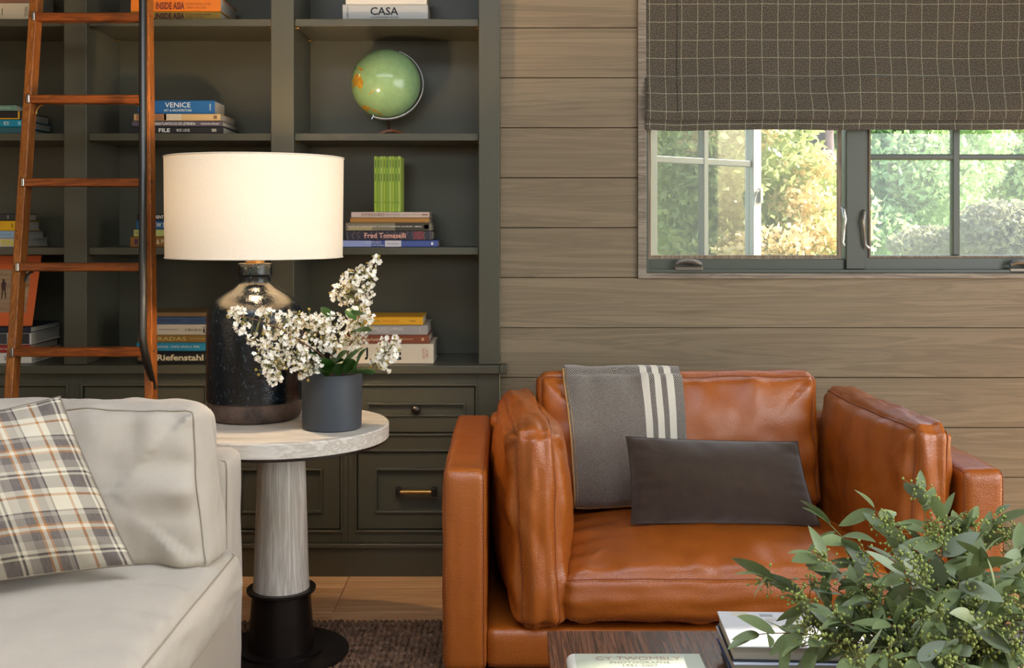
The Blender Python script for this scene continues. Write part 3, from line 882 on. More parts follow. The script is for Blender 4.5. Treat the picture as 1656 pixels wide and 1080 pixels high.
# orange book propped on the left stack
yo = YS - .012
ob = thing('art_book', (X_(10, yo), yo + .03, lz), 'orange book with a sepia beach photo cover, propped upright behind the ladder', 'book')
def OQ(px, py, d=0): return P(px, py, yo + (528 - py) * .0004 + d)
q = [(-70, 528), (52, 530), (67.5, 413), (-56, 413)]
ms = MB().hexa([OQ(*q[0]), OQ(*q[1]), OQ(*q[0], .014), OQ(*q[1], .014), OQ(*q[3]), OQ(*q[2]), OQ(*q[3], .014), OQ(*q[2], .014)])
for i, v in enumerate(ms.v): ms.v[i] = (v[0], v[1], max(v[2], lz + .0005))
ms.build('cover', C(204, 92, 36), ob, bevel=.001, seg=1)
m_sepia = M('sepia_photo', S(176, 146, 110), .4, col2=S(120, 84, 56), vscale=1, stretch=(4, 4, 60))
MB().add([OQ(-58, 503, -.001), OQ(42, 506, -.001), OQ(50, 437, -.001), OQ(-48, 434, -.001)], [(0, 1, 2, 3)]).build('cover_photo', m_sepia, ob, smooth=0)
MB().add([OQ(a, b, -.0016) for a, b in ((2, 483), (4, 482), (5, 470), (7, 470), (8, 482), (10, 482), (9, 466), (10, 458), (8, 455), (7, 451), (4, 451), (4, 455), (2, 459), (3, 467))], [tuple(range(14))]).build('cover_figure', C(60, 34, 24), ob, smooth=0)

# ================================================================== GLOBE
gy = 4.06
gc = P(624, 136, gy); gr = 56 * gy / F
globe = thing('globe', (gc.x, gy, SHELF[1]), 'sea green terrestrial globe on a bent wood stand with a silver arm', 'globe')
def cam2w(a, b, c): return Vector((a, -c, b))
Sd = cam2w(-.32, -.90, .28).normalized(); Nd = -Sd
nz = cam2w(-.30, -.34, .89).normalized()
e1 = (nz - Nd * nz.dot(Nd)).normalized()          # meridian of 174 E on the equator
e2 = Nd.cross(e1)
def geo(lon, lat):
    a, b = R(lon - 174), R(lat)
    return (e1 * math.cos(a) + e2 * math.sin(a)) * math.cos(b) + Nd * math.sin(b)
def globe_mat():
    t = NT('globe_sea')
    c = t.coord('UV')
    u, v, _ = t.sep(c)
    def ln(x, n):
        f = t.math('FRACT', t.math('MULTIPLY', x, n))
        return t.math('LESS_THAN', f, .03)
    g = t.math('MAXIMUM', ln(u, 24.0), ln(v, 12.0))
    sp = t.noise(t.vmath('MULTIPLY', c, (160, 260, 1)), 1.0, 3, .7)
    cl = t.noise(t.vmath('MULTIPLY', c, (14, 10, 1)), 1.0, 3)
    ink = t.math('MULTIPLY', t.math('GREATER_THAN', sp, .60), t.math('GREATER_THAN', cl, .49))
    col = t.mix(t.math('MULTIPLY', g, .35), t.mix(t.noise(c, 14, 2), S(142, 172, 120), S(120, 154, 108)), S(150, 130, 70))
    col = t.mix(t.math('MULTIPLY', ink, .6), col, S(52, 74, 54))
    t.set(Base_Color=col, Roughness=.16)
    return t.m
sm = MB()
def sph(u, v):
    d = geo(360 * u - 180 + 174 + 180, 180 * v - 90)
    return gc + d * gr, (u, v)
sm.grid(sph, 72, 40)
sphere = sm.build('sphere', globe_mat(), globe, smooth=180)
def land(name, pts, mat, rr=1.002):
    # fan fill with inner rings so that the patch follows the ball
    cx = sum(p[0] for p in pts) / len(pts); cy = sum(p[1] for p in pts) / len(pts)
    vs, fs = [gc + geo(cx, cy) * gr * rr], []
    n = len(pts); K = 4
    for k in range(1, K + 1):
        for p in pts: vs.append(gc + geo(cx + (p[0] - cx) * k / K, cy + (p[1] - cy) * k / K) * gr * rr)
    for i in range(n):
        j = (i + 1) % n
        fs.append((0, 1 + i, 1 + j))
        for k in range(K - 1):
            a = 1 + k * n
            fs.append((a + i, a + n + i, a + n + j, a + j))
    MB().add(vs, fs).build(name, mat, sphere, smooth=180)
m_land = M('land_ochre', S(190, 150, 52), .2, col2=S(160, 112, 36), vscale=70)
m_landg = M('land_green', S(70, 128, 46), .2)
land('australia', [(114, -22), (114, -34), (118, -35), (124, -33), (131, -31.5), (136, -35), (140, -38), (147, -38), (150, -37), (153, -30), (153, -25), (146, -19), (143, -11), (141, -17), (137, -16), (136, -12), (131, -12), (126, -14), (122, -18)], m_land)
land('tasmania', [(145, -41), (148, -41), (147.5, -43.5), (146, -43.5)], m_land)
land('new_zealand', [(173, -34.5), (175, -37), (178, -38), (176, -41), (174.5, -41)], m_land)
land('new_zealand', [(172.5, -40.5), (174, -42), (171, -45), (168, -46.5), (167, -45), (170, -43)], m_land)
land('new_guinea', [(131, -1), (137, -2), (145, -5), (150, -10), (144, -8), (139, -8), (134, -4)], m_land)
land('island', [(110, 1), (117, 6), (119, 3), (116, -3), (111, -3)], m_landg)
land('island', [(120, 1), (125, 1.5), (123, -4), (120, -5)], m_landg)
land('antarctica', [(100, -67), (120, -66.5), (140, -67), (160, -70), (170, -74), (175, -78), (200, -79), (215, -76), (235, -74), (255, -73), (270, -80), (90, -80), (80, -70)], m_land)
E_ = cam2w(.942, -.335, 0).normalized()
arc = MB()
ap = [gc + (Sd * math.cos(t) + E_ * math.sin(t)) * gr * 1.075 for t in [math.pi * i / 40 for i in range(41)]]
vs, fs = [], []
side = Sd.cross(E_).normalized()
for i, p in enumerate(ap):
    d = (p - gc).normalized()
    for a, b in ((-1, -1), (1, -1), (1, 1), (-1, 1)): vs.append(p + side * .006 * a + d * .0015 * b)
for i in range(40):
    for k in range(4):
        fs.append((i * 4 + k, i * 4 + (k + 1) % 4, i * 4 + 4 + (k + 1) % 4, i * 4 + 4 + k))
arc.add(vs, fs).build('meridian_arm', m_alu_and_sunlit, globe)
MB().tube([gc + Sd * gr * .99, gc + Sd * gr * 1.16], .004, 10).build('axis_pin', m_chrome, globe)
MB().tube([gc + Nd * gr * .99, gc + Nd * gr * 1.12], .005, 10).build('axis_pin', m_chrome, globe)
ft = gc + (Sd * math.cos(.42) + E_ * math.sin(.42)) * gr * 1.085
MB().tube([ft, (ft.x, gy, SHELF[1] + .021)], .0045, 10).build('post', m_chrome, globe)
st = MB()
n = 14
vs, fs = [], []
for i in range(n + 1):
    u = -1 + 2 * i / n
    x = ft.x + .062 * u + .008; zt_ = SHELF[1] + .0005 + .022 * (1 - abs(u) ** 1.6)
    zb_ = max(SHELF[1] + .0005, zt_ - .007)
    hw = .020 + .012 * abs(u)
    vs += [(x, gy - hw, zb_), (x, gy + hw, zb_), (x, gy + hw, zt_ + .002), (x, gy - hw, zt_ + .002)]
for i in range(n):
    for k in range(4): fs.append((i * 4 + k, i * 4 + (k + 1) % 4, i * 4 + 4 + (k + 1) % 4, i * 4 + 4 + k))
fs += [(3, 2, 1, 0), tuple(n * 4 + k for k in range(4))]
st.add(vs, fs).build('wood_stand', m_rung, globe)

# ================================================================== RUG
ryA, ryB, rx0_, rx1_ = 1.35, 3.42, -2.3, 2.2
rug = thing('braided_rug', (0, 2.4, 0), 'dark brown braided jute rug under the armchair and side table', 'rug')
MB().box(rx0_, rx1_, ryA, ryB - .004, .0004, .008).build('backing', M('jute_backing', S(58, 44, 36), .95), rug)
m_jute = M('jute_braid', S(156, 120, 92), .38, col2=S(70, 50, 38), vscale=40, rnd=0, bump=.5, bscale=400)
kv, kf = [], []
gx, gyy = .0175, .0195
nx, ny = int((1.3 + 2.2) / gx), int((ryB - 2.45) / gyy)
ring_t = [(0, -1, 0), (0, 0, .9), (0, 1, 0)]
rs = np.random.RandomState(5)
for j in range(ny):
    y = ryB - .006 - j * gyy
    sgn = 1 if j % 2 else -1
    for i in range(nx):
        x = -2.2 + i * gx + rs.uniform(-.0015, .0015)
        a = sgn * R(42 + rs.uniform(-8, 8))
        ca, sa = math.cos(a), math.sin(a)
        L, w, h = .0165, .0056, .014 + rs.uniform(-.0015, .002)
        b = len(kv)
        for (u, v, q) in ((-L, 0, 0), (-L * .45, -w, .3), (-L * .45, w, .3), (-L * .45, 0, .9), (L * .45, -w, .3), (L * .45, w, .3), (L * .45, 0, 1), (L, 0, .1)):
            kv.append((x + u * ca - v * sa, y + u * sa + v * ca, .0075 + q * h))
        kf += [(b, b + 1, b + 3), (b, b + 3, b + 2), (b + 1, b + 4, b + 6, b + 3), (b + 3, b + 6, b + 5, b + 2), (b + 4, b + 7, b + 6), (b + 6, b + 7, b + 5)]
MB().add(kv, kf).build('braids', m_jute, rug, smooth=180)['kind'] = 'stuff'

# ================================================================== SIDE TABLE
tc = (X_(455, 3.16), 3.16)
ztt = .67
tb = thing('side_table', (tc[0], tc[1], .018), 'round whitewashed oak side table on a tapered column with a dark bronze foot', 'table')
T3 = (tc[0], tc[1], 0)
MB().lathe([(.300, ztt - .042), (.304, ztt - .040), (.304, ztt - .004), (.301, ztt - .0005), (.0, ztt)], T3, 96, cap=False).build('tabletop', m_toptwood, tb)
MB().lathe([(.0, ztt - .050), (.296, ztt - .050), (.300, ztt - .048), (.300, ztt - .0425), (.0, ztt - .0425)], T3, 96, cap=False).build('underplate', m_bronze, tb)
k_ = 3.16 / F
zcol0 = Z_(949, 3.16)
MB().lathe([(45 * k_, zcol0), (43.5 * k_, zcol0 + .05), (37.5 * k_, ztt - .051)], T3, 64).build('column', m_tablewood, tb)
zd = .018
MB().lathe([(.0, zd), (.188, zd), (.190, zd + .002), (.190, zd + .008), (.186, zd + .010), (.0, zd + .010)], T3, 80, cap=False).build('base_disc', m_bronze, tb)
MB().lathe([(.0, zd + .0102), (.118, zd + .0102), (.118, zd + .018), (53 * k_, zd + .020), (46.5 * k_, zcol0 - .010), (54.5 * k_, zcol0 - .009), (55.3 * k_, zcol0 - .007), (55.3 * k_, zcol0 - .001), (54.6 * k_, zcol0), (.0, zcol0)], T3, 72, cap=False).build('sleeve', m_bronze, tb)

# ================================================================== TABLE LAMP
yl = 3.246
lx = X_(412.5, yl)
lamp = thing('table_lamp', (lx, yl, ztt), 'lit table lamp with a cream drum shade on a glazed black bottle base', 'lamp')
L3 = (lx, yl, 0)
kk = yl / F
def lp(rows): return [(r * kk, Z_(y, yl)) for r, y in rows]
def smoothprof(rows, n=6):
    out = []
    for i in range(len(rows) - 1):
        p0, p1, p2, p3 = rows[max(i - 1, 0)], rows[i], rows[i + 1], rows[min(i + 2, len(rows) - 1)]
        for k in range(n):
            t = k / n
            out.append(tuple(.5 * (2 * p1[j] + (p2[j] - p0[j]) * t + (2 * p0[j] - 5 * p1[j] + 4 * p2[j] - p3[j]) * t * t + (3 * p1[j] - p0[j] - 3 * p2[j] + p3[j]) * t ** 3) for j in (0, 1)))
    out.append(rows[-1])
    return out
def glaze():
    t = NT('black_glaze')
    c = t.coord()
    sp = t.noise(t.vmath('MULTIPLY', c, (1, 1, .5)), 120, 4, .7)
    col = t.ramp(sp, [(.45, S(8, 13, 18)), (.62, S(16, 30, 40)), (.80, S(120, 146, 160))])
    t.set(Base_Color=col, Roughness=.07)
    t.b.inputs['Specular IOR Level'].default_value = .5
    t.bump(t.math('ADD', t.math('MULTIPLY', t.noise(c, 85, 4, .7), .7), t.noise(t.vmath('MULTIPLY', c, (14, 14, 4)), 1.0, 2)), .5, .004)
    return t.m
zbot = ztt + .0005
cl = lp([(74.5, 645), (75, 655), (74.5, 664), (72.5, 670)]); cl = list(reversed(cl))
MB().lathe([(.0, zbot), (66 * kk, zbot), (70 * kk, zbot + .004)] + [(r, max(z, zbot + .006)) for r, z in cl], L3, 72, cap=False).build('clay_foot', m_clay, lamp)
jug = list(reversed(lp([(11, 425), (25, 425.5), (26.5, 428), (27, 436), (27, 444), (25.4, 447), (25, 455), (28, 461), (38, 468.5), (52, 476), (64, 485.5), (72, 496), (76, 507), (77.2, 520), (77.4, 560), (77.2, 600), (76.8, 640), (76, 644.5)])))
MB().lathe(smoothprof(jug, 5), L3, 96, cap=False).build('jug', glaze(), lamp)
zn = Z_(425, yl)
sk = MB().lathe([(.0, zn - .001), (.028, zn - .001), (.028, zn + .005), (.020, zn + .006), (.020, zn + .012), (.016, zn + .013), (.008, zn + .02), (.008, zn + .12), (.019, zn + .125), (.019, zn + .165), (.0, zn + .166)], L3, 32, cap=False).build('socket', m_brass, lamp)
bz = zn + .214
t = NT('lit_bulb')
em = t.node('Emission'); em.inputs[0].default_value = (1.0, .73, .45, 1); em.inputs[1].default_value = 560
t.t.links.new(em.outputs[0], t.out.inputs[0])
MB().lathe([(.012, bz - .048), (.016, bz - .035), (.028, bz - .008), (.031, bz + .008), (.028, bz + .022), (.018, bz + .033), (.0, bz + .037)], L3, 28, cap=False).build('bulb', t.m, sk, smooth=180)
zs_t, zs_b = Z_(255.7, yl), Z_(415.5, yl)
def shade_mat():
    t = NT('linen_shade')
    c = t.coord()
    w = t.noise(t.vmath('MULTIPLY', c, (1, 1, 1)), 300, 3)
    col = t.mix(w, S(246, 236, 218), S(226, 214, 192))
    d = t.node('BsdfDiffuse'); t.put(d.inputs[0], col)
    tr = t.node('BsdfTranslucent'); t.put(tr.inputs[0], t.mix(w, S(244, 232, 212), S(224, 208, 182)))
    mx = t.node('MixShader'); mx.inputs[0].default_value = .036
    t.t.links.new(d.outputs[0], mx.inputs[1]); t.t.links.new(tr.outputs[0], mx.inputs[2])
    t.t.links.new(mx.outputs[0], t.out.inputs[0])
    return t.m
shade = MB().lathe([(140.2 * kk, zs_b), (141.9 * kk, zs_t)], L3, 128, cap=False).build('shade', shade_mat(), lamp, smooth=180)
m_rim = M('shade_trim', S(232, 220, 198), .8)
for r, z in ((140.3 * kk, zs_b), (142.0 * kk, zs_t)):
    MB().tube([(lx + r * math.cos(a), yl + r * math.sin(a), z) for a in [2 * math.pi * i / 96 for i in range(96)]], .0022, 6, closed=True).build('rim', m_rim, shade)
sp_ = MB()
for i in range(3):
    a = R(90 + 120 * i)
    sp_.tube([(lx, yl, zs_t - .03), (lx + .255 * math.cos(a), yl + .255 * math.sin(a), zs_t - .004)], .002, 6)
for s in (-1, 1):
    sp_.tube([(lx + s * .02, yl, zn + .05), (lx + s * .06, yl, zn + .10), (lx + s * .055, yl, zs_t - .09), (lx, yl, zs_t - .03)], .002, 6)
sp_.build('harp', m_brass, lamp)
# ================================================================== SOFT FURNITURE HELPERS
def cube_surface(nx, ny, nz):
    idx, vs, fs = {}, [], []
    def vid(i, j, k):
        key = (i, j, k)
        if key not in idx:
            idx[key] = len(vs); vs.append((2 * i / nx - 1, 2 * j / ny - 1, 2 * k / nz - 1))
        return idx[key]
    for i in range(nx):
        for j in range(ny):
            fs.append((vid(i, j, nz), vid(i + 1, j, nz), vid(i + 1, j + 1, nz), vid(i, j + 1, nz)))
            fs.append((vid(i, j, 0), vid(i, j + 1, 0), vid(i + 1, j + 1, 0), vid(i + 1, j, 0)))
    for i in range(nx):
        for k in range(nz):
            fs.append((vid(i, 0, k), vid(i + 1, 0, k), vid(i + 1, 0, k + 1), vid(i, 0, k + 1)))
            fs.append((vid(i, ny, k), vid(i, ny, k + 1), vid(i + 1, ny, k + 1), vid(i + 1, ny, k)))
    for j in range(ny):
        for k in range(nz):
            fs.append((vid(0, j, k), vid(0, j, k + 1), vid(0, j + 1, k + 1), vid(0, j + 1, k)))
            fs.append((vid(nx, j, k), vid(nx, j + 1, k), vid(nx, j + 1, k + 1), vid(nx, j, k + 1)))
    return vs, fs
def frame(c, x, y):
    x = Vector(x).normalized(); y = Vector(y); y = (y - x * y.dot(x)).normalized(); z = x.cross(y)
    m = Matrix((x, y, z)).transposed().to_4x4(); m.translation = Vector(c)
    return m
class Cushion:
    def __init__(s, a, b, c, mx, r=.025, bf=.06, bb=.02, gus=.012, pinch=.02, wr=.006, fold=.004, wl=.07, ff=26, seed=0, warp=None):
        s.__dict__.update(locals())
    def f(s, x, y, z, out=0.0):
        a, b, c, r = s.a, s.b, s.c, s.r
        bx, by = max(0, 1 - x * x), max(0, 1 - y * y)
        p = Vector((a * x, b * y, c * z))
        q = Vector((max(-(a - r), min(a - r, p.x)), max(-(b - r), min(b - r, p.y)), max(-(c - r), min(c - r, p.z))))
        d = p - q
        if d.length > 1e-9: d.normalize(); p = q + d * r
        n = d if d.length > 1e-9 else Vector((0, 0, 1 if z > 0 else -1))
        B = s.bf if z > 0 else s.bb
        p.z += z * B * (bx * by) ** .55
        p.x += (x ** 7) * s.gus * (1 - z * z) * by ** .3
        p.y += (y ** 7) * s.gus * (1 - z * z) * bx ** .3
        p.x *= 1 - s.pinch * by; p.y *= 1 - s.pinch * bx
        ex, ey = (1 - abs(x)) * a, (1 - abs(y)) * b
        if ex < ey: e, t, k = ex, y * b, (3 if x > 0 else 5)
        else: e, t, k = ey, x * a, (7 if y > 0 else 9)
        sd = s.seed * 7.31
        w = s.fold * math.exp(-e / s.wl) * (1 - math.exp(-e / .012)) * noise.noise(Vector((t * s.ff, k + sd, e * 4)))
        w *= 2.2
        w += s.wr * noise.noise(Vector((p.x * 6 + sd, p.y * 6, z * 2 + sd))) + .45 * s.wr * noise.noise(Vector((p.x * 15, p.y * 15 + sd, z * 3)))
        p += n * (w + out)
        if s.warp: p = s.warp(p)
        return s.mx @ p
    def mesh(s, name, mat, parent, n=(60, 44, 12)):
        vs, fs = cube_surface(*n)
        ps = [s.f(*v) for v in vs]
        uv = [(v[0] * s.a + 5, v[1] * s.b + 5) for v in vs]
        return MB().add(ps, fs, uv).build(name, mat, parent, smooth=180)
    def edge(s, z, n=160, out=.001):
        pts = []
        for i in range(n):
            t = 4 * i / n
            k = int(t); u = 2 * (t - k) - 1
            x, y = ((u, -1), (1, u), (-u, 1), (-1, -u))[k]
            pts.append(s.f(x, y, z, out))
        return pts
    def seam(s, parent, mat, rad=.0022, zs=(1, -1), stitch=None, out=.001, name='seam', zz=.80):
        for z in zs:
            pts = s.edge(z * .97, out=out)
            o = MB().tube(pts, rad, 6, closed=True).build(name, mat, parent, smooth=180)
            if stitch:
                q = s.edge(z * zz, 720, out=.0006)
                m = MB(); acc = 0; last = q[0]; on = None
                for i in range(0, len(q) - 1):
                    if i % 3 == 0:
                        m.tube([q[i], q[(i + 1) % len(q)]], .0009, 4)
                m.build('stitching', stitch, o, smooth=180)['kind'] = 'stuff'
class Pillow:
    """knife edged pillow stretched between four corners (TL, TR, BR, BL)"""
    def __init__(s, tl, tr, br, bl, th, pinch=.05, wr=.004, seed=0, fold=.006):
        s.__dict__.update(locals())
        s.nrm = (tr - bl).cross(tl - br).normalized()
        if s.nrm.y > 0: s.nrm = -s.nrm
    def f(s, x, y, side, out=0):
        bx, by = max(0, 1 - x * x), max(0, 1 - y * y)
        u, v = x * (1 - s.pinch * by ** .8), y * (1 - s.pinch * bx ** .8)
        U, V = (u + 1) / 2, (v + 1) / 2
        p = (s.bl * (1 - U) + s.br * U) * (1 - V) + (s.tl * (1 - U) + s.tr * U) * V
        h = s.th * (bx * by) ** .62
        e = min(1 - abs(x), 1 - abs(y))
        t = y if (1 - abs(x)) < (1 - abs(y)) else x
        w = s.fold * 2 * math.exp(-e / .22) * (1 - math.exp(-e / .05)) * noise.noise(Vector((t * 5, s.seed + 3, e * 2)))
        w += s.wr * noise.noise(Vector((x * 2.2, y * 2.2, s.seed + side)))
        if e < 1e-6: w = 0
        return p + s.nrm * side * (h + w * min(1, e / .06) + out)
    def mesh(s, name, mat, parent, n=64, size=(1, 1)):
        m = MB()
        for sd in (1, -1):
            m.grid(lambda u, v: (s.f(2 * u - 1, 2 * v - 1, sd), (u * size[0] + .01, v * size[1] + .01)), n, n, flip=(sd < 0))
        return m.build(name, mat, parent, smooth=180)
    def edge(s, name, mat, parent, rad=.002):
        pts = []
        for i in range(160):
            t = 4 * i / 160; k = int(t); u = 2 * (t - k) - 1
            x, y = ((u, -1), (1, u), (-u, 1), (-1, -u))[k]
            pts.append(s.f(x, y, 1))
        MB().tube(pts, rad, 6, closed=True).build(name, mat, parent, smooth=180)

# ================================================================== CREAM SOFA
sofa = thing('linen_sofa', (-1.45, 2.2, .018), 'oatmeal linen slipcovered sofa without arms at its right end', 'sofa')
bx = Cushion(.82, .61, .158, frame((-1.49, 2.15, .178), (1, 0, 0), (0, 1, 0)), r=.02, bf=.0, bb=0, gus=.004, pinch=0, wr=.004, fold=.003, seed=4)
bx.mesh('skirted_base', m_linen, sofa, (60, 40, 12))
bk = Cushion(.82, .325, .075, frame((-1.49, 2.765, .345), (1, 0, 0), (0, 0, 1)), r=.03, bf=.006, bb=.004, gus=.004, pinch=0, wr=.004, fold=.004, seed=6)
o = bk.mesh('back_frame', m_linen, sofa, (70, 40, 10)); bk.seam(o, m_linenseam, .0016, zs=(1,))
def seat_warp(p): return p
for i, xc in enumerate((-1.045, -1.87)):
    st_ = Cushion(.408, .56, .068, frame((xc, 2.12, .388), (1, 0, 0), (0, 1, 0)), r=.03, bf=.045, bb=.004, gus=.014, pinch=.004, wr=.007, fold=.010, wl=.10, ff=16, seed=2 + i)
    o = st_.mesh('seat_cushion', m_linen, sofa, (70, 84, 14)); st_.seam(o, m_linenseam, .0017, zs=(1,))
    lean = frame((xc - .05, 2.565, .635), (1, 0, 0), (0, .10, 1))
    bc = Cushion(.408, .178, .085, lean, r=.030, bf=.055, bb=.02, gus=.016, pinch=.012, wr=.013, fold=.022, wl=.08, ff=15, seed=8 + i, warp=lambda p: Vector((p.x + .022 * (.4 - p.y / .178) * max(0, p.x / .408), p.y, p.z)))
    o = bc.mesh('back_cushion', m_linen, sofa, (84, 54, 14)); bc.seam(o, m_linenseam, .0017, zs=(1,))

# plaid pillow
def plaid_mat():
    t = NT('plaid_wool')
    uv = t.coord('UV'); u, v, _ = t.sep(uv)
    wb = t.noise(t.vmath('MULTIPLY', uv, (900, 40, 1)), 1.0, 2); wc = t.noise(t.vmath('MULTIPLY', uv, (40, 900, 1)), 1.0, 2)
    cream, grey, och, dark, lg = S(206, 196, 172), S(96, 87, 82), S(168, 108, 44), S(40, 33, 36), S(150, 140, 126)
    st = [(0, cream), (.10, och), (.13, cream), (.20, grey), (.36, cream), (.39, dark), (.415, cream), (.46, lg), (.56, grey), (.66, och), (.685, cream), (.73, och), (.755, grey), (.85, lg), (.90, dark), (.92, cream)]
    a = t.ramp(t.math('FRACT', t.math('DIVIDE', u, .205)), st, 'CONSTANT')
    b = t.ramp(t.math('FRACT', t.math('DIVIDE', t.math('ADD', v, .03), .205)), st, 'CONSTANT')
    chk = t.math('GREATER_THAN', t.math('FRACT', t.math('MULTIPLY', t.math('ADD', u, v), 330.0)), .5)
    col = t.mix(t.math('MULTIPLY_ADD', chk, .4, .3), a, b)
    col = t.mix(t.math('MULTIPLY_ADD', wb, .5, -.16), col, t.mix(wc, S(120, 112, 104), S(230, 222, 206)))
    t.set(Base_Color=col, Roughness=.92); t.b.inputs['Specular IOR Level'].default_value = .15
    t.bump(wb, .3, .001)
    return t.m
pp = thing('plaid_pillow', P(0, 930, 2.32), 'plaid pillow in cream, grey and ochre leaning on the cream sofa back', 'pillow')
pl1 = Pillow(P(-270, 715, 2.22), P(97, 641, 2.37), P(218, 913, 2.335), P(-190, 968, 2.10), .105, pinch=.03, wr=.010, seed=2, fold=.010)
pl1.mesh('pillow_cover', plaid_mat(), pp, 72, (.5, .46)); pl1.edge('pillow_seam', M('plaid_seam', S(120, 108, 94), .9), pp, .0018)

# ================================================================== LEATHER ARMCHAIR
XA0, XA1, YF, YBk = -.168, 1.320, 2.934, 3.80
chair = thing('leather_armchair', ((XA0 + XA1) / 2, 3.36, .018), 'wide cognac leather armchair with loose boxed cushions', 'armchair')
zT = .585
for s in (-1, 1):
    xc = XA0 + .0585 if s < 0 else XA1 - .0585
    arm = Cushion((YBk - YF) / 2, (zT - .05) / 2, .0575, frame((xc, (YF + YBk) / 2, (zT + .05) / 2), (0, 1, 0), (0, 0, 1)), r=.022, bf=.004, bb=.004, gus=.004, pinch=0, wr=.0022, fold=.0022, wl=.05, ff=22, seed=20 + s)
    o = arm.mesh('arm', m_leather, chair, (70, 44, 12)); arm.seam(o, m_seam, .0014, stitch=m_stitch, zz=.86)
xi0, xi1 = XA0 + .1175, XA1 - .1175
fr = Cushion((xi1 - xi0) / 2, (3.68 - 2.952) / 2, .052, frame(((xi0 + xi1) / 2, (3.68 + 2.952) / 2, .106), (1, 0, 0), (0, 1, 0)), r=.012, bf=.0, bb=0, gus=.003, pinch=0, wr=.001, fold=.001, seed=3)
fr.mesh('seat_base', m_leather, chair, (50, 30, 6))
bf_ = Cushion((xi1 - xi0) / 2, .275, .055, frame(((xi0 + xi1) / 2, 3.74, .325), (1, 0, 0), (0, 0, 1)), r=.02, bf=.004, bb=.004, gus=.003, pinch=0, wr=.002, fold=.002, seed=5)
bf_.mesh('back_frame', m_leather, chair, (50, 30, 6))
for x in (XA0 + .06, XA1 - .06):
    for y in (YF + .06, YBk - .06):
        MB().lathe([(.016, .018), (.02, .05)], (x, y, 0), 20).build('foot', m_bronze, chair)
seat = Cushion(.445, .315, .064, frame((.598, 3.262, .236), (1, 0, 0), (0, 1, 0)), r=.030, bf=.075, bb=.004, gus=.016, pinch=.006, wr=.006, fold=.010, wl=.09, ff=16, seed=31)
o = seat.mesh('seat_cushion', m_leather, chair, (90, 70, 14)); seat.seam(o, m_seam, .0016, stitch=m_stitch, zz=.86)
backc = Cushion(.440, .205, .062, frame((.545, 3.560, .548), (1, 0, 0), (0, .16, 1)), r=.030, bf=.070, bb=.02, gus=.014, pinch=.016, wr=.008, fold=.014, wl=.08, ff=15, seed=33)
o = backc.mesh('back_cushion', m_leather, chair, (90, 60, 14)); backc.seam(o, m_seam, .0016, stitch=m_stitch, zz=.86)
lc = Cushion(.362, .258, .056, frame((.066, 3.30, .425), (-.05, 1, 0), (-.03, 0, 1)), r=.026, bf=.070, bb=.052, gus=.024, pinch=.022, wr=.011, fold=.012, wl=.06, ff=11, seed=35)
o = lc.mesh('side_cushion', m_leather, chair, (76, 60, 16)); lc.seam(o, m_seam, .0018, stitch=m_stitch, zz=.82)
rc = Cushion(.362, .262, .052, frame((1.112, 3.31, .432), (-.045, 1, 0), (.02, 0, 1)), r=.026, bf=.03, bb=.058, gus=.020, pinch=.022, wr=.012, fold=.011, wl=.06, ff=10, seed=37)
o = rc.mesh('side_cushion', m_leather, chair, (76, 60, 16)); rc.seam(o, m_seam, .0018, stitch=m_stitch, zz=.82)

# throw blanket over the back cushion
def throw_mat():
    t = NT('herringbone_wool')
    uv = t.coord('UV'); u, v, _ = t.sep(uv)
    n = t.noise(t.vmath('MULTIPLY', uv, (420, 420, 1)), 1.0, 2)
    zig = t.math('PINGPONG', u, .02)
    tw = t.math('FRACT', t.math('MULTIPLY', t.math('ADD', zig, v), 150.0))
    f = t.math('MULTIPLY_ADD', tw, .5, t.math('MULTIPLY', n, .5))
    base = t.ramp(f, [(.34, S(44, 37, 32)), (.50, S(84, 76, 68)), (.66, S(186, 178, 164))])
    def band(a, b): return t.math('MULTIPLY', t.math('GREATER_THAN', u, a), t.math('LESS_THAN', u, b))
    w = .366
    s3 = t.math('MAXIMUM', t.math('MAXIMUM', band(.654 * w, .712 * w), band(.757 * w, .815 * w)), band(.862 * w, .922 * w))
    col = t.mix(s3, base, t.mix(n, S(206, 196, 176), S(236, 228, 210)))
    t.set(Base_Color=col, Roughness=.95); t.b.inputs['Specular IOR Level'].default_value = .12; t.b.inputs['Sheen Weight'].default_value = .35
    t.bump(f, .35, .0015)
    return t.m
thr = thing('throw_blanket', (.37, 3.5, .37), 'grey herringbone wool throw with three cream stripes draped over the armchair back', 'blanket')
def throw_fn(u, v, off=.011):
    # v 0 front hem ... 1 end of the flap behind the cushion
    s = v * 1.0
    X = .186 + .366 * u + (.030 * (1 - u) + .006 * u) * max(0, 1 - v / .55)
    xl_ = (X - .545) / .44
    if s < .60: y = -.99 + (1.99) * (s / .60); z = 1
    elif s < .72: y = 1; z = 1 - 2 * (s - .60) / .12
    else: y = 1 - 1.2 * (s - .72) / .28; z = -1
    p = backc.f(xl_, max(-1, min(1, y)), z, 0)
    q = backc.f(xl_, max(-1, min(1, y)), z, .02)
    d = (q - p).normalized()
    wv = .004 * noise.noise(Vector((u * 3, v * 5, 2))) + .003 * math.sin(u * 9 + 1) * max(0, 1 - v * 2)
    return p + d * (off + wv) + Vector((0, -.012 * max(0, .3 - v) / .3, 0)), (u * .366, v * .95)
MB().grid(throw_fn, 70, 110).build('wool', throw_mat(), thr, smooth=180, solid=.011)
m_whip = M('tan_whipstitch', S(186, 140, 84), .8)
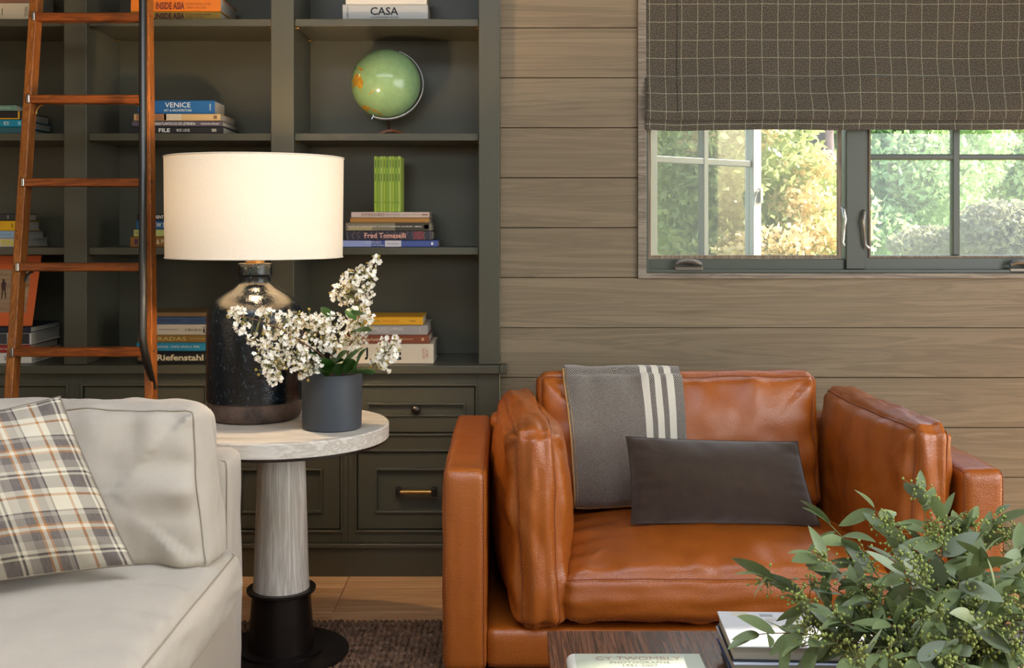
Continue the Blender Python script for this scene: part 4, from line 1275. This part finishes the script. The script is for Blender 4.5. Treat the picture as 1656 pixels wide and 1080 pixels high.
for (fa, nm) in ((lambda t: throw_fn(.0, t, .0165)[0], 'edge_stitching'), (lambda t: throw_fn(.020, t, .0175)[0], 'edge_stitching')):
    m = MB()
    for i in range(90):
        t0 = i / 90 * .62
        a = throw_fn(-.004, t0, .008)[0]; b = throw_fn(.02, t0 + .002, .0172)[0]
        m.tube([a, b], .0018, 4)
    if nm and fa(0) == throw_fn(.0, 0, .0165)[0]: m.build(nm, m_whip, thr)['kind'] = 'stuff'
MB().tube([throw_fn(0, t / 60 * .62, .011)[0] - Vector((.003, .004, 0)) for t in range(61)], .0034, 6).build('edge_binding', m_whip, thr)
MB().tube([throw_fn(t / 40, 0, .011)[0] - Vector((0, .004, .003)) for t in range(41)], .0034, 6).build('hem_binding', m_whip, thr)
m = MB()
for i in range(70):
    m.tube([throw_fn(i / 70, 0.0, .006)[0] - Vector((0, .006, .002)), throw_fn(i / 70 + .004, .016, .0172)[0]], .0011, 4)
m.build('hem_stitching', m_whip, thr)['kind'] = 'stuff'

# brown corduroy lumbar pillow
def cord_mat():
    t = NT('brown_corduroy')
    uv = t.coord('UV'); u, v, _ = t.sep(uv)
    w = t.math('SINE', t.math('MULTIPLY', t.math('ADD', u, t.math('MULTIPLY', t.noise(uv, 8, 2), .004)), 2 * math.pi / .0042))
    n = t.noise(uv, 30, 3)
    t.set(Base_Color=t.mix(t.math('MULTIPLY_ADD', w, .25, t.math('MULTIPLY', n, .6)), S(56, 43, 33), S(80, 64, 50)), Roughness=.85)
    t.b.inputs['Sheen Weight'].default_value = .35; t.b.inputs['Specular IOR Level'].default_value = .2
    t.bump(w, .35, .0012)
    return t.m
cp = thing('lumbar_pillow', P(1170, 848, 3.22), 'dark brown corduroy lumbar pillow lying against the throw on the leather armchair', 'pillow')
yC = 3.235
pl2 = Pillow(P(1012, 706, yC + .04), P(1290, 714, yC + .05), P(1327, 850, yC - .02), P(1020, 847, yC - .03), .105, pinch=.035, wr=.005, seed=5, fold=.007)
pl2.mesh('pillow_cover', cord_mat(), cp, 64, (.54, .26)); pl2.edge('pillow_seam', M('brown_seam', S(52, 40, 32), .9), cp, .0016)

# ================================================================== COFFEE TABLE
tx0, tx1, ty0, ty1, zt = X_(884.5, 2.284), 1.50, 1.30, 2.284, .40
ct = thing('coffee_table', ((tx0 + tx1) / 2, (ty0 + ty1) / 2, .018), 'low dark rosewood coffee table with a worn striped plank top', 'table')
x = tx0
random.seed(21)
while x < tx1 - .01:
    w = min(random.uniform(.038, .062), tx1 - x)
    MB().box(x + .0002, x + w - .0002, ty0, ty1, zt - .035, zt - random.uniform(0, .0003)).build('plank', m_coffee, ct, smooth=0)
    x += w
MB().box(tx0 + .02, tx1 - .02, ty0 + .02, ty1 - .02, zt - .10, zt - .036).build('apron', m_coffee, ct, bevel=.002)
for lx_ in (tx0 + .03, tx1 - .09):
    for ly_ in (ty0 + .03, ty1 - .09):
        MB().box(lx_, lx_ + .06, ly_, ly_ + .06, .0185, zt - .101).build('leg', m_coffee, ct, bevel=.003)
# pale photo book, title facing the viewer
bz0 = zt + .0004
tw = thing('photo_book', (.245, 1.92, bz0), 'pale grey green hardcover photo book lying flat on the coffee table', 'book')
YA, YZ = 1.79, 2.085
xa_, xb_ = X_(925, YZ), X_(1131, YZ)
tz = bz0 + .030
MB().box(xa_ + .004, xb_, YA, YZ, bz0, bz0 + .003).box(xa_ + .004, xb_, YA, YZ, tz - .003, tz).build('cover', M('pale_cover', S(204, 206, 184), .3, col2=S(188, 194, 170), vscale=6), tw, bevel=.0008, seg=1)
MB().tube([(xa_ + .004, YA, bz0 + .015), (xa_ + .004, YZ, bz0 + .015)], .0148, 16).build('spine', C(226, 222, 208), tw)
MB().box(xa_ + .006, xb_ - .004, YA + .003, YZ - .003, bz0 + .0031, tz - .0031).build('pages', m_paper, tw)
def onbook(s, cpx, cpy, wpx, hm, col):
    Y = (ZE - tz) * F / (cpy - CY)
    lettering(s, (X_(cpx, Y), Y, tz + .0004), (1, 0, 0), (0, 1, 0), wpx * Y / F, hm, col, tw)
onbook('CY TWOMBLY', 1032, 1064.5, 138, .0165, C(168, 140, 120))
onbook('PHOTOGRAPHS', 1035, 1071.3, 96, .0105, C(140, 140, 124))
onbook('1951-2007', 1036, 1076.2, 56, .0105, C(120, 124, 104))
# stack of three large books with the eucalyptus over it
def flat_book(name, c, hw, hd, z0, th, yaw, top, edge, label):
    o = thing(name, (c[0], c[1], z0), label, 'book', 'large books stacked on the coffee table')
    ca, sa = math.cos(yaw), math.sin(yaw)
    axx, ayy = Vector((ca, sa, 0)), Vector((-sa, ca, 0))
    def slab(nm, z0_, z1_, gx, gy, mat, dx=0, bev=.0008):
        cc = Vector((c[0], c[1], (z0_ + z1_) / 2)) + axx * dx
        return MB().obox(cc, axx * (hw - gx), ayy * (hd - gy), (0, 0, (z1_ - z0_) / 2)).build(nm, mat, o, bevel=bev, seg=1)
    slab('back_cover', z0, z0 + .0026, 0, 0, edge)
    slab('front_cover', z0 + th - .003, z0 + th - .0004, 0, 0, top)
    slab('pages', z0 + .0027, z0 + th - .0031, .004, .004, m_paper, 0, 0)
    slab('spine', z0 + .0027, z0 + th - .0031, hw - .0015, 0, edge, hw - .0015, 0)
    return o, axx, ayy
Zs = zt + .0004
sx, sy = X_(1157, 2.163), 2.163
yaw = R(-2.5)
def ctr(hw, hd, dx=0, dy=0): return (sx + hw + dx, sy - hd + dy)
flat_book('art_book', ctr(.150, .098, .004, -.004), .150, .098, Zs, .026, R(-4), C(70, 62, 66), C(60, 54, 58), 'dark grey large book, lowest of the stack under the eucalyptus')
flat_book('art_book', ctr(.148, .094, .000, .002), .148, .094, Zs + .0265, .026, R(-1), C(190, 196, 206), C(40, 60, 96), 'pale book with blue edges, middle of the stack under the eucalyptus')
b3, axx, ayy = flat_book('art_book', ctr(.147, .090), .147, .090, Zs + .053, .0275, yaw, C(206, 204, 202), C(24, 26, 34), 'white cover book with grey and beige blocks, top of the stack under the eucalyptus')
zt3 = Zs + .053 + .0275 - .0004
c3 = Vector((*ctr(.147, .090), 0))
for u, v, a, b, col in ((-.105, .078, .016, .011, (206, 196, 172)), (-.056, .070, .012, .007, (150, 152, 156)), (-.050, .048, .011, .007, (190, 184, 176)), (-.060, .028, .010, .009, (186, 184, 174)), (-.044, .012, .012, .007, (222, 212, 190)), (-.048, -.012, .012, .006, (212, 208, 206)), (-.046, -.036, .012, .008, (218, 212, 196)), (-.046, -.058, .013, .008, (206, 204, 196)), (.0, .03, .012, .01, (214, 208, 190)), (.03, -.03, .012, .01, (200, 198, 192))):
    p = c3 + axx * u + ayy * v; p.z = zt3 + .0001
    MB().obox(p, axx * a, ayy * b, (0, 0, .0002)).build('cover_block', C(*col), b3)

# ================================================================== PLANTS
def leaf_mesh(name, width, curve, fold, mat, n=8):
    vs, fs = [], []
    for i in range(n + 1):
        t = i / n
        w = width * (math.sin(math.pi * t ** .85)) ** .8 * .5 if 0 < t < 1 else .0
        z = -curve * t * t
        for k in (-1, 0, 1):
            vs.append((w * k, t, z + abs(k) * w * fold))
    for i in range(n):
        for k in range(2):
            a = i * 3 + k
            fs.append((a, a + 1, a + 4, a + 3))
    me = bpy.data.meshes.new(name); me.from_pydata(vs, [], fs)
    me.polygons.foreach_set('use_smooth', [True] * len(me.polygons)); me.materials.append(mat); me.update()
    return me
def put_leaf(me, base, d, length, roll, parent):
    o = bpy.data.objects.new('leaf', me); COL.objects.link(o); o.parent = parent
    q = d.to_track_quat('Y', 'Z')
    o.matrix_local = Matrix.LocRotScale(base - ORG[parent], q @ Matrix.Rotation(roll, 3, 'Y').to_quaternion(), (length, length, length))
    ORG[o] = ORG[parent]
    return o
# plain charcoal flower pot
pc = (X_(537, 3.09), 3.09)
zp1 = Z_(609, 3.006)
pot = MB().lathe([(.0, ztt + .0005), (.079, ztt + .0005), (.0815, ztt + .003), (.0833, zp1 - .002), (.0828, zp1), (.0800, zp1), (.0790, zp1 - .003), (.078, zp1 - .03), (.078, ztt + .03), (.0, ztt + .03)], (pc[0], pc[1], 0), 72, cap=False).build('flower_pot', m_pot, org=(pc[0], pc[1], ztt))
tag(pot, 'matte charcoal cylinder pot holding white flowers on the side table', 'pot')

fl_me = [leaf_mesh('glossy_leaf', .48, .12, .25, m_leaf), leaf_mesh('glossy_leaf', .42, .22, .35, m_leaf)]
def floret(m, c, r, rng):
    n = Vector((rng.uniform(-1, 1), rng.uniform(-1.6, .6), rng.uniform(-.5, 1.2))).normalized()
    u = n.orthogonal().normalized(); w = n.cross(u)
    k0 = rng.uniform(0, 6.28)
    for k in range(5):
        a = k0 + 2 * math.pi * k / 5 + rng.uniform(-.2, .2)
        d = u * math.cos(a) + w * math.sin(a); s_ = n.cross(d)
        l = r * rng.uniform(.75, 1.15); q = l * .42; up = rng.uniform(.1, .5) * l
        p1 = c + d * l * .62 + s_ * q + n * up; p2 = c + d * l * 1.0 + n * up * rng.uniform(.3, 1.3); p3 = c + d * l * .62 - s_ * q + n * up
        m.add([c, p1, p2, p3], [(0, 1, 2), (0, 2, 3)])
def branch(label, pts, clusters, buds, leaves, seed, dens=1.3):
    rng = random.Random(seed)
    base = Vector((pc[0] + rng.uniform(-.03, .03), pc[1] + rng.uniform(-.03, .03), zp1 - .06))
    o = thing('flower_branch', (pc[0], pc[1], ztt + .031), label, 'flowers', 'white crape myrtle branches in the charcoal pot')
    P3 = [base] + [P(*p) for p in pts]
    cr = []
    for i in range(len(P3) - 1):
        p0, p1, p2, p3 = P3[max(i - 1, 0)], P3[i], P3[i + 1], P3[min(i + 2, len(P3) - 1)]
        for k in range(6):
            t = k / 6
            cr.append(.5 * (2 * p1 + (p2 - p0) * t + (2 * p0 - 5 * p1 + 4 * p2 - p3) * t * t + (3 * p1 - p0 - 3 * p2 + p3) * t ** 3))
    cr.append(P3[-1])
    n = len(cr)
    MB().tube(cr, [.0024 - .0015 * i / n for i in range(n)], 6).build('stem', m_stem, o, smooth=180)
    fm, bm, tm = MB(), MB(), MB()
    for px, py, rx, ry, cnt in clusters:
        Yc = min(cr, key=lambda q: (CX + F * q.x / q.y - px) ** 2 + (CY + F * (ZE - q.z) / q.y - py) ** 2).y
        for _ in range(int(cnt * dens)):
            a, r = rng.uniform(0, 6.283), math.sqrt(rng.random())
            c = P(px + rx * r * math.cos(a), py + ry * r * math.sin(a), Yc + rng.uniform(-1, 1) * .9 * min(rx, ry) * Yc / F)
            if rng.random() < .76: floret(fm, c, rng.uniform(.0056, .0092), rng)
            else: bm.ball(c, rng.uniform(.0022, .0036), 6, 4)
            if rng.random() < .34:
                s_ = min(cr, key=lambda q: (q - c).length)
                mid = (s_ + c) / 2 + Vector((rng.uniform(-.006, .006), 0, rng.uniform(-.004, .008)))
                if (s_ - c).length < .07: tm.tube([s_, mid, c], [.0009, .0007, .0005], 4)
    for px, py in buds:
        s_ = min(cr, key=lambda q: (CX + F * q.x / q.y - px) ** 2 + (CY + F * (ZE - q.z) / q.y - py) ** 2)
        c = P(px, py, s_.y)
        bm.ball(c, .0042, 6, 5); tm.tube([s_, (s_ + c) / 2, c], [.0009, .0008, .0006], 4)
    if fm.v: fm.build('blossoms', m_petal, o, smooth=0)['kind'] = 'stuff'
    if bm.v: bm.build('buds', m_bud, o, smooth=180)['kind'] = 'stuff'
    if tm.v: tm.build('twigs', m_gstem, o, smooth=180)['kind'] = 'stuff'
    for (ax_, ay_, bx_, by_, roll) in leaves:
        A = P(ax_, ay_, 3.03); B = P(bx_, by_, 3.00 + rng.uniform(-.05, .0))
        put_leaf(fl_me[rng.randrange(2)], A, (B - A).normalized(), (B - A).length * 1.05, roll, o)
branch('tall flowering branch rising highest, a white plume beside the lamp shade', [(560, 580, 3.10), (570, 520, 3.12), (582, 465, 3.12), (611, 417, 3.12)],
       [(607, 420, 9, 8, 14), (597, 436, 14, 12, 32), (580, 452, 30, 18, 92), (560, 474, 26, 20, 74), (590, 480, 16, 18, 46)], [(613, 414), (538, 462), (534, 474)], [(560, 500, 573, 512, .6), (566, 512, 592, 500, -.5)], 1)
branch('upright flowering branch in the middle of the pot', [(556, 590, 3.07), (566, 560, 3.06), (582, 508, 3.05)],
       [(580, 518, 26, 24, 96), (572, 548, 22, 20, 60), (566, 572, 14, 14, 26)], [], [(566, 538, 598, 530, .3), (548, 600, 580, 560, .6), (575, 602, 580, 562, 1.2), (560, 604, 605, 596, .2)], 2)
branch('leafy flowering branch leaning left of the pot centre', [(540, 590, 3.05), (525, 555, 3.03), (500, 515, 3.02)],
       [(530, 520, 30, 18, 84), (503, 540, 34, 26, 100), (538, 556, 22, 22, 54)], [(500, 500), (490, 516)], [(533, 514, 520, 492, .4), (530, 600, 512, 566, -.3), (536, 596, 556, 566, .9)], 3)
branch('long flowering branch reaching left across the lamp base', [(532, 588, 3.03), (480, 548, 2.99), (430, 522, 2.97), (370, 506, 2.96)],
       [(383, 507, 17, 11, 30), (392, 530, 14, 12, 22), (430, 508, 15, 12, 24), (470, 516, 26, 16, 50), (452, 543, 32, 20, 74), (412, 548, 14, 9, 14)], [(368, 512), (452, 520), (408, 552), (426, 540)], [(520, 585, 480, 560, .4)], 4)
branch('drooping flowering branch hanging low at the left of the pot', [(522, 592, 3.02), (480, 585, 2.97), (440, 600, 2.95)],
       [(430, 574, 22, 18, 52), (470, 576, 30, 24, 86), (440, 598, 16, 12, 26), (503, 590, 18, 16, 40), (446, 614, 12, 9, 20), (488, 604, 12, 9, 14)], [(505, 620), (512, 622), (498, 615), (414, 598), (418, 606)], [(515, 596, 552, 578, .5), (535, 606, 520, 574, .2)], 5)
branch('short flowering branch hanging to the right of the pot', [(570, 596, 3.05), (596, 594, 3.03), (622, 575, 3.02)],
       [(628, 566, 20, 22, 66), (614, 582, 16, 14, 34), (640, 550, 8, 8, 12), (622, 596, 9, 8, 14)], [(600, 592), (597, 596)], [(562, 606, 600, 598, .1), (556, 604, 574, 574, -.6), (548, 608, 545, 582, .3), (528, 610, 512, 590, -.2)], 6)

# eucalyptus arrangement
vz = (.725, 1.86)
vase = MB().lathe([(.0, zt + .0005), (.055, zt + .0005), (.075, zt + .02), (.088, zt + .06), (.084, zt + .10), (.080, zt + .105), (.074, zt + .10), (.076, zt + .06), (.05, zt + .02), (.0, zt + .02)], (vz[0], vz[1], 0), 48, cap=False).build('vase', m_pot, org=(vz[0], vz[1], zt))
tag(vase, 'dark low vase hidden under the eucalyptus on the coffee table', 'vase')
eu_me = [leaf_mesh('eucalyptus_leaf', .40, .10, .18, m_euca), leaf_mesh('eucalyptus_leaf', .34, .24, .25, m_euca), leaf_mesh('eucalyptus_leaf', .46, .05, .12, m_euca_pale), leaf_mesh('eucalyptus_leaf', .28, .30, .2, m_euca)]
tips = [(1236, 932, 1.82, 'far left, its tip over the leather seat'), (1222, 1026, 1.72, 'lowest on the left, over the white book'), (1296, 1046, 1.64, 'hanging over the front of the book stack'), (1340, 846, 1.94, 'upper left, tip against the seat'),
        (1322, 900, 1.86, 'left side'), (1414, 822, 1.99, 'upper left, reaching up before the right cushion'), (1492, 802, 2.0, 'tallest, full of seeds'), (1530, 836, 1.94, 'upper middle'), (1566, 850, 1.97, 'upper right'),
        (1612, 834, 2.0, 'upper right, tip before the right arm'), (1650, 884, 1.93, 'right side'), (1690, 850, 1.98, 'far right'), (1700, 950, 1.88, 'far right, low'), (1664, 1004, 1.74, 'lower right'),
        (1606, 1062, 1.64, 'lowest on the right'), (1546, 1044, 1.60, 'front right'), (1482, 1070, 1.58, 'front middle, hanging'), (1420, 1056, 1.60, 'front left, hanging'), (1392, 958, 1.74, 'left of centre'),
        (1462, 926, 1.72, 'centre'), (1552, 934, 1.72, 'right of centre'), (1622, 958, 1.70, 'right, facing the viewer'), (1362, 1006, 1.70, 'left, facing the viewer'), (1506, 986, 1.62, 'centre front'), (1580, 1006, 1.62, 'right front'), (1440, 880, 1.84, 'upper centre left'), (1590, 900, 1.80, 'upper centre right'), (1290, 970, 1.76, 'left, above the book'), (1440, 1010, 1.66, 'centre left, low'), (1345, 950, 1.80, 'left, above the seat front'), (1640, 1056, 1.62, 'lower right corner'), (1558, 1080, 1.56, 'bottom edge, right of centre'), (1378, 1078, 1.58, 'bottom edge, before the books'), (1690, 1040, 1.66, 'far right, bottom')]
for i, (px, py, Y, where) in enumerate(tips):
    rng = random.Random(100 + i)
    o = thing('eucalyptus_sprig', (vz[0], vz[1], zt + .03), 'seeded eucalyptus sprig, ' + where, 'eucalyptus', 'eucalyptus sprigs in the vase')
    A = Vector((vz[0] + rng.uniform(-.03, .03), vz[1] + rng.uniform(-.03, .03), zt + .08)); B = P(px, py, Y)
    mid = (A * .45 + B * .55) + Vector((0, 0, .05 if B.z < .62 else .02))
    st_ = [A.lerp(mid, t).lerp(mid.lerp(B, t), t) for t in [k / 12 for k in range(13)]]
    MB().tube(st_, [.0018 - .0010 * k / 12 for k in range(13)], 5).build('stem', m_stem if i % 3 else m_gstem, o, smooth=180)
    nl = 15 + rng.randrange(4)
    for k in range(nl):
        t = .26 + .74 * (k + .5) / nl
        s_ = t * 12; j = min(int(s_), 11); p = st_[j].lerp(st_[j + 1], s_ - j)
        tg = (st_[j + 1] - st_[j]).normalized()
        d = (tg * rng.uniform(.1, 1.0) + Vector((rng.uniform(-1, 1), rng.uniform(-1.1, .6), rng.uniform(-.8, .7)))).normalized()
        put_leaf(eu_me[rng.choice([0, 0, 1, 1, 2, 3])], p, d, rng.uniform(.046, .080), rng.uniform(-1, 1), o)
    put_leaf(eu_me[1], B, (st_[-1] - st_[-3]).normalized() + Vector((0, 0, rng.uniform(-.3, .1))), .05, rng.uniform(-.5, .5), o)
    sm_, tw_ = MB(), MB()
    for c in range(5 if i in (5, 6, 7, 8, 9, 19, 25) else 3):
        t = rng.uniform(.55, 1.0); s_ = t * 12; j = min(int(s_), 11); p = st_[j].lerp(st_[j + 1], s_ - j)
        dd = Vector((rng.uniform(-1, 1), rng.uniform(-1, .4), rng.uniform(-.4, 1))).normalized()
        e = p + dd * rng.uniform(.012, .03); tw_.tube([p, e], .0008, 4)
        for b_ in range(rng.randrange(16, 26)):
            q = e + Vector((rng.gauss(0, .011), rng.gauss(0, .011), rng.gauss(0, .010)))
            tw_.tube([e, q], .0005, 4); sm_.ball(q, rng.uniform(.0018, .0026), 6, 5, (1, 1, 1.2))
    sm_.build('seed_cluster', m_seed, o, smooth=180)['kind'] = 'stuff'
    tw_.build('seed_stalks', m_gstem, o, smooth=180)['kind'] = 'stuff'

# ================================================================== OUTDOORS
def garden_leaf(name, c1, c2, tr=.45):
    t = NT(name)
    n = t.noise(t.coord(), 2.2, 3)
    n2 = t.noise(t.coord(), 17.0, 1)
    col = t.mix(t.math('MULTIPLY_ADD', n, .7, t.math('MULTIPLY', n2, .3)), c1, c2)
    t.set(Base_Color=col, Roughness=.5)
    x = t.node('BsdfTranslucent'); t.put(x.inputs[0], col)
    mx = t.node('MixShader'); mx.inputs[0].default_value = tr
    t.t.links.new(t.b.outputs[0], mx.inputs[1]); t.t.links.new(x.outputs[0], mx.inputs[2]); t.t.links.new(mx.outputs[0], t.out.inputs[0])
    return t.m
gm_sun = garden_leaf('sunlit_leaf', S(220, 222, 160), S(132, 160, 88))  # garden leaf colours are paled to paint in haze and glare
gm_gold = garden_leaf('golden_bloom', S(255, 244, 210), S(244, 214, 150), .3)
gm_far = garden_leaf('far_leaf', S(214, 220, 170), S(150, 176, 116))
gm_grey = garden_leaf('grey_shrub_leaf', S(164, 160, 132), S(120, 122, 94))
gm_blue = garden_leaf('bluish_leaf', S(190, 208, 150), S(116, 156, 96))
m_bark = M('bark', S(120, 102, 106), .9, col2=S(84, 70, 70), vscale=9, bump=.6, bscale=30)
def foliage(centres, n, size, seed, asp=.5):
    rs = np.random.RandomState(seed)
    out_v, out_f = [], []
    tot = sum(c[3] * c[4] * c[5] for c in centres)
    b = 0
    for (cx, cy, cz, rx, ry, rz) in centres:
        m = int(n * rx * ry * rz / tot)
        d = rs.normal(size=(m, 3)); d /= np.linalg.norm(d, axis=1)[:, None]
        r = rs.rand(m) ** .4
        p = np.array((cx, cy, cz)) + d * r[:, None] * np.array((rx, ry, rz))
        u = rs.normal(size=(m, 3)); u /= np.linalg.norm(u, axis=1)[:, None]
        w = np.cross(u, rs.normal(size=(m, 3))); w /= np.linalg.norm(w, axis=1)[:, None]
        L = size * (.6 + .8 * rs.rand(m))[:, None]
        v = np.stack([p - u * L, p + w * L * asp, p + u * L, p - w * L * asp], 1).reshape(-1, 3)
        out_v.append(v)
        out_f.extend([(b + 4 * i, b + 4 * i + 1, b + 4 * i + 2, b + 4 * i + 3) for i in range(m)])
        b += 4 * m
    return np.concatenate(out_v), out_f
def tree(name, label, cat, base, trunk, centres, n, size, mat, seed, group=None, asp=.5, extra=None, bare=0):
    o = thing(name, base, label, cat, group)
    MB().tube(trunk, [bare or .06] * (len(trunk) - 1) + [.02], 10).build('trunk', m_bark, o, smooth=180)
    v, f = foliage(centres, n, size, seed, asp)
    m = MB(); m.v = v.tolist(); m.f = f; m.uv = [(0, 0)] * len(m.v)
    m.build('foliage', mat, o, smooth=0)['kind'] = 'stuff'
    if extra:
        v, f = foliage(extra[0], extra[1], extra[2], seed + 1, .6)
        m = MB(); m.v = v.tolist(); m.f = f; m.uv = [(0, 0)] * len(m.v)
        m.build('blossom', extra[3], o, smooth=0)['kind'] = 'stuff'
def PC(px, py, Y, rx, ry, rz):
    p = P(px, py, Y); return (p.x, p.y, p.z, rx, ry, rz)
lawn = MB().box(-14, 22, 4.3, 40, -.5, -.3).build('lawn', garden_leaf('lawn_grass', S(150, 160, 100), S(110, 130, 70), .0), org=(4, 20, -.5))
lawn['kind'] = 'structure'; lawn['label'] = 'garden ground outside the window'
tree('crape_myrtle', 'golden flowered shrub close outside the open casement', 'shrub', P(1290, 700, 6.2) * 1.0, [P(1300, 760, 6.2), P(1290, 420, 6.2), P(1280, 250, 6.2)],
     [PC(1180, 250, 6.0, .5, .4, .5), PC(1300, 360, 6.2, .42, .4, .35), PC(1240, 400, 5.9, .5, .3, .28), PC(1110, 380, 6.0, .35, .35, .4), PC(1080, 220, 6.3, .3, .3, .4)], 15000, .028, gm_sun, 3,
     extra=([PC(1300, 330, 5.8, .20, .12, .14), PC(1330, 385, 5.7, .2, .12, .12), PC(1265, 395, 5.6, .22, .12, .10), PC(1320, 265, 5.9, .22, .12, .08), PC(1215, 215, 5.8, .16, .12, .12), PC(1130, 225, 5.8, .12, .1, .12), PC(1190, 400, 5.7, .16, .1, .08)], 2600, .020, gm_gold))
tree('pine_tree', 'tree with a mauve grey trunk seen through the open casement', 'tree', P(1335, 700, 8.2), [P(1335, 700, 8.2), P(1332, 380, 8.2), P(1325, 200, 8.3), P(1322, 40, 8.3)],
     [PC(1250, 240, 8.7, .75, .35, 1.1)], 7000, .07, gm_blue, 5, bare=.10)
tree('garden_tree', 'bright leafy tree filling the left pane of the closed casement', 'tree', P(1470, 800, 11), [P(1480, 800, 11), P(1470, 300, 11), P(1460, 100, 11)],
     [PC(1470, 300, 10.6, .7, .6, .6), PC(1420, 390, 10.2, .4, .4, .35), PC(1540, 240, 11.0, .6, .5, .5), PC(1450, 200, 11, .7, .6, .5)], 16000, .042, gm_blue, 7)
tree('garden_tree', 'pale yellow green tree behind the right panes of the closed casement', 'tree', P(1640, 800, 13), [P(1640, 800, 13), P(1640, 260, 13), P(1650, 60, 13)],
     [PC(1620, 240, 12.8, 1.0, .7, .8), PC(1720, 300, 12.6, .8, .6, .8), PC(1560, 180, 13.2, .7, .6, .6)], 15000, .045, gm_far, 9)
tree('grey_shrub', 'greyish twiggy shrub low behind the right pane', 'shrub', P(1610, 700, 9), [P(1610, 640, 9), P(1610, 400, 9)],
     [PC(1620, 375, 9, .42, .35, .27), PC(1500, 395, 9.4, .34, .35, .16), PC(1700, 380, 9, .4, .3, .3)], 9000, .030, gm_grey, 11)
hz = []
rr = random.Random(4)
for i in range(26):
    hz.append(PC(880 + i * 42 + rr.uniform(-15, 15), rr.uniform(150, 420), rr.uniform(17, 20), 1.6, 1.0, 1.6))
tree('hedgerow', 'tall hazy hedgerow of trees far behind the garden', 'hedge', P(1350, 500, 18), [P(1350, 540, 18), P(1350, 300, 18)], hz, 26000, .11, gm_far, 13)
